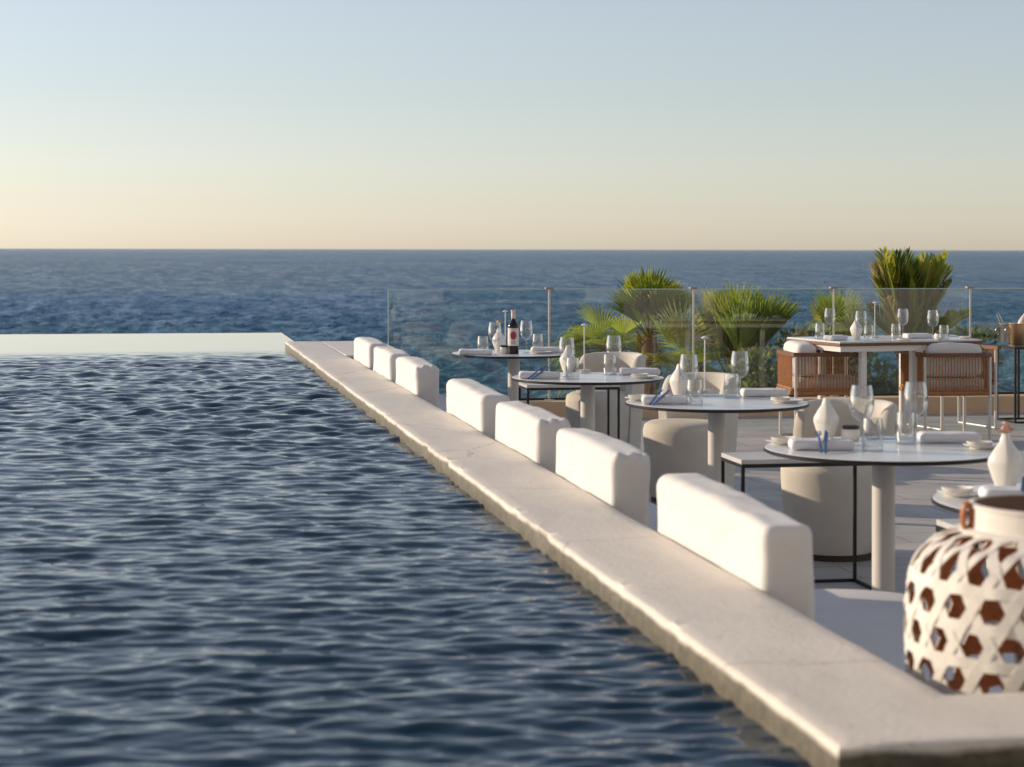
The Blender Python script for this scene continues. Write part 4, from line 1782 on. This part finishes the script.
def ribbon(b, path, off0, th, phase, wavy=0.0016, seed=0):
    """path: list of (u, s); a flat strip of half width WW lying on the surface"""
    vs, fs = [], []
    for k, (u, s) in enumerate(path):
        u2, s2 = path[min(k + 1, len(path) - 1)]
        u1, s1 = path[max(k - 1, 0)]
        du, ds = (u2 - u1) * LR, s2 - s1
        l = math.hypot(du, ds)
        nu, ns = -ds / l, du / l
        w_ = WW * (1 + 0.10 * noise.noise(Vector((u * 9 + seed, s * 30, seed))))
        off = off0 + wavy * sin(s * 2 * pi / (AW * 0.866) + u * NW + phase)
        r = prof_at(s)[0]
        sc_ = min(1.0, 0.35 + 0.65 * r / LR)
        for sg, o in ((-1, off), (1, off), (1, off - th), (-1, off - th)):
            vs.append(surf(u + sg * nu * w_ / LR, s + sg * ns * w_ * (sc_ if abs(ns) < 0.9 else 1), o))
    n = len(path)
    for k in range(n - 1):
        for j in range(4):
            a, c = k * 4 + j, k * 4 + (j + 1) % 4
            fs.append((a, a + 4, c + 4, c))
    fs.append((0, 1, 2, 3))
    fs.append((n * 4 - 1, n * 4 - 2, n * 4 - 3, n * 4 - 4))
    b.add(vs, fs)


lan.scale = (1, 1, 0.965)
outer, inner = MB(), MB()
for which, off, th in ((outer, 0.003, 0.0022), (inner, 0.0, 0.002)):
    for d in (-1, 1):
        for i in range(NW):
            u0 = PITCH * (i + 0.5)
            path = [(u0 + d * (s - 0.13) / sqrt(3) / LR, s) for s in np.linspace(0.0, SMAX, 70)]
            ribbon(which, path, off + 0.0008 * d, th, d * 1.0, seed=i + d * 40)
    vp = AW * sqrt(3) / 2
    for j in range(-2, 4):
        s = 0.13 + (j + 0.5) * vp
        if 0.01 < s < SMAX - 0.10:
            path = [(2 * pi * k / 160, s + 0.0012 * sin(k * 0.7)) for k in range(161)]
            ribbon(which, path, off, th, 2.0, seed=90 + j)
outer.build('weave', M['lantern'], lan, 30)
inner.build('inner_weave', M['lining'], lan, 30)
b = MB()
b.lathe([(0.17, 0.428), (0.180, 0.430), (0.181, 0.436), (0.170, 0.440), (0.160, 0.441), (0.159, 0.481), (0.162, 0.483), (0.162, 0.489), (0.154, 0.491),
         (0.151, 0.488), (0.151, 0.43), (0.17, 0.428)], 64)
b.build('neck', M['lantern'], lan, 40)
b = MB()
b.lathe([(0.1495, 0.43), (0.1495, 0.488), (0.148, 0.488), (0.1465, 0.43)], 64)
b.build('neck_lining', M['neckin'], lan, 40)
b = MB()
b.lathe([(0.19, -0.0), (0.205, 0.0), (0.208, 0.012), (0.19, 0.014), (0.0, 0.014), (0.0, 0.0), (0.19, 0.0)], 48)
b.build('bottom_ring', M['lining'], lan)
# leather strap looped through the neck on the left
ha = math.atan2(0.18, -0.98)
hx, hy = cos(ha), sin(ha)
b = MB()
pts = []
for k in range(21):
    a = -pi / 2 + 2 * pi * k / 20
    pts.append((hx * (0.169 + 0.009 * cos(a)), hy * (0.169 + 0.009 * cos(a)), 0.463 + 0.028 * sin(a)))
for dy in (-0.008, 0.0, 0.008):
    b.tube([(p[0] - hy * dy, p[1] + hx * dy, p[2]) for p in pts], 0.0042, 8)
hd = b.build('leather_loop', M['leather'], lan)
# glass candle cylinder inside
b = MB()
b.lathe([(0, 0.015), (0.07, 0.015), (0.072, 0.02), (0.072, 0.26), (0.069, 0.26), (0.069, 0.02), (0, 0.019)], 40)
o = b.build('candle_glass', M['wglass'])
o.location = (lx, ly, LZ)
tag(o, 'clear glass cylinder standing inside the woven lantern', 'candle holder')
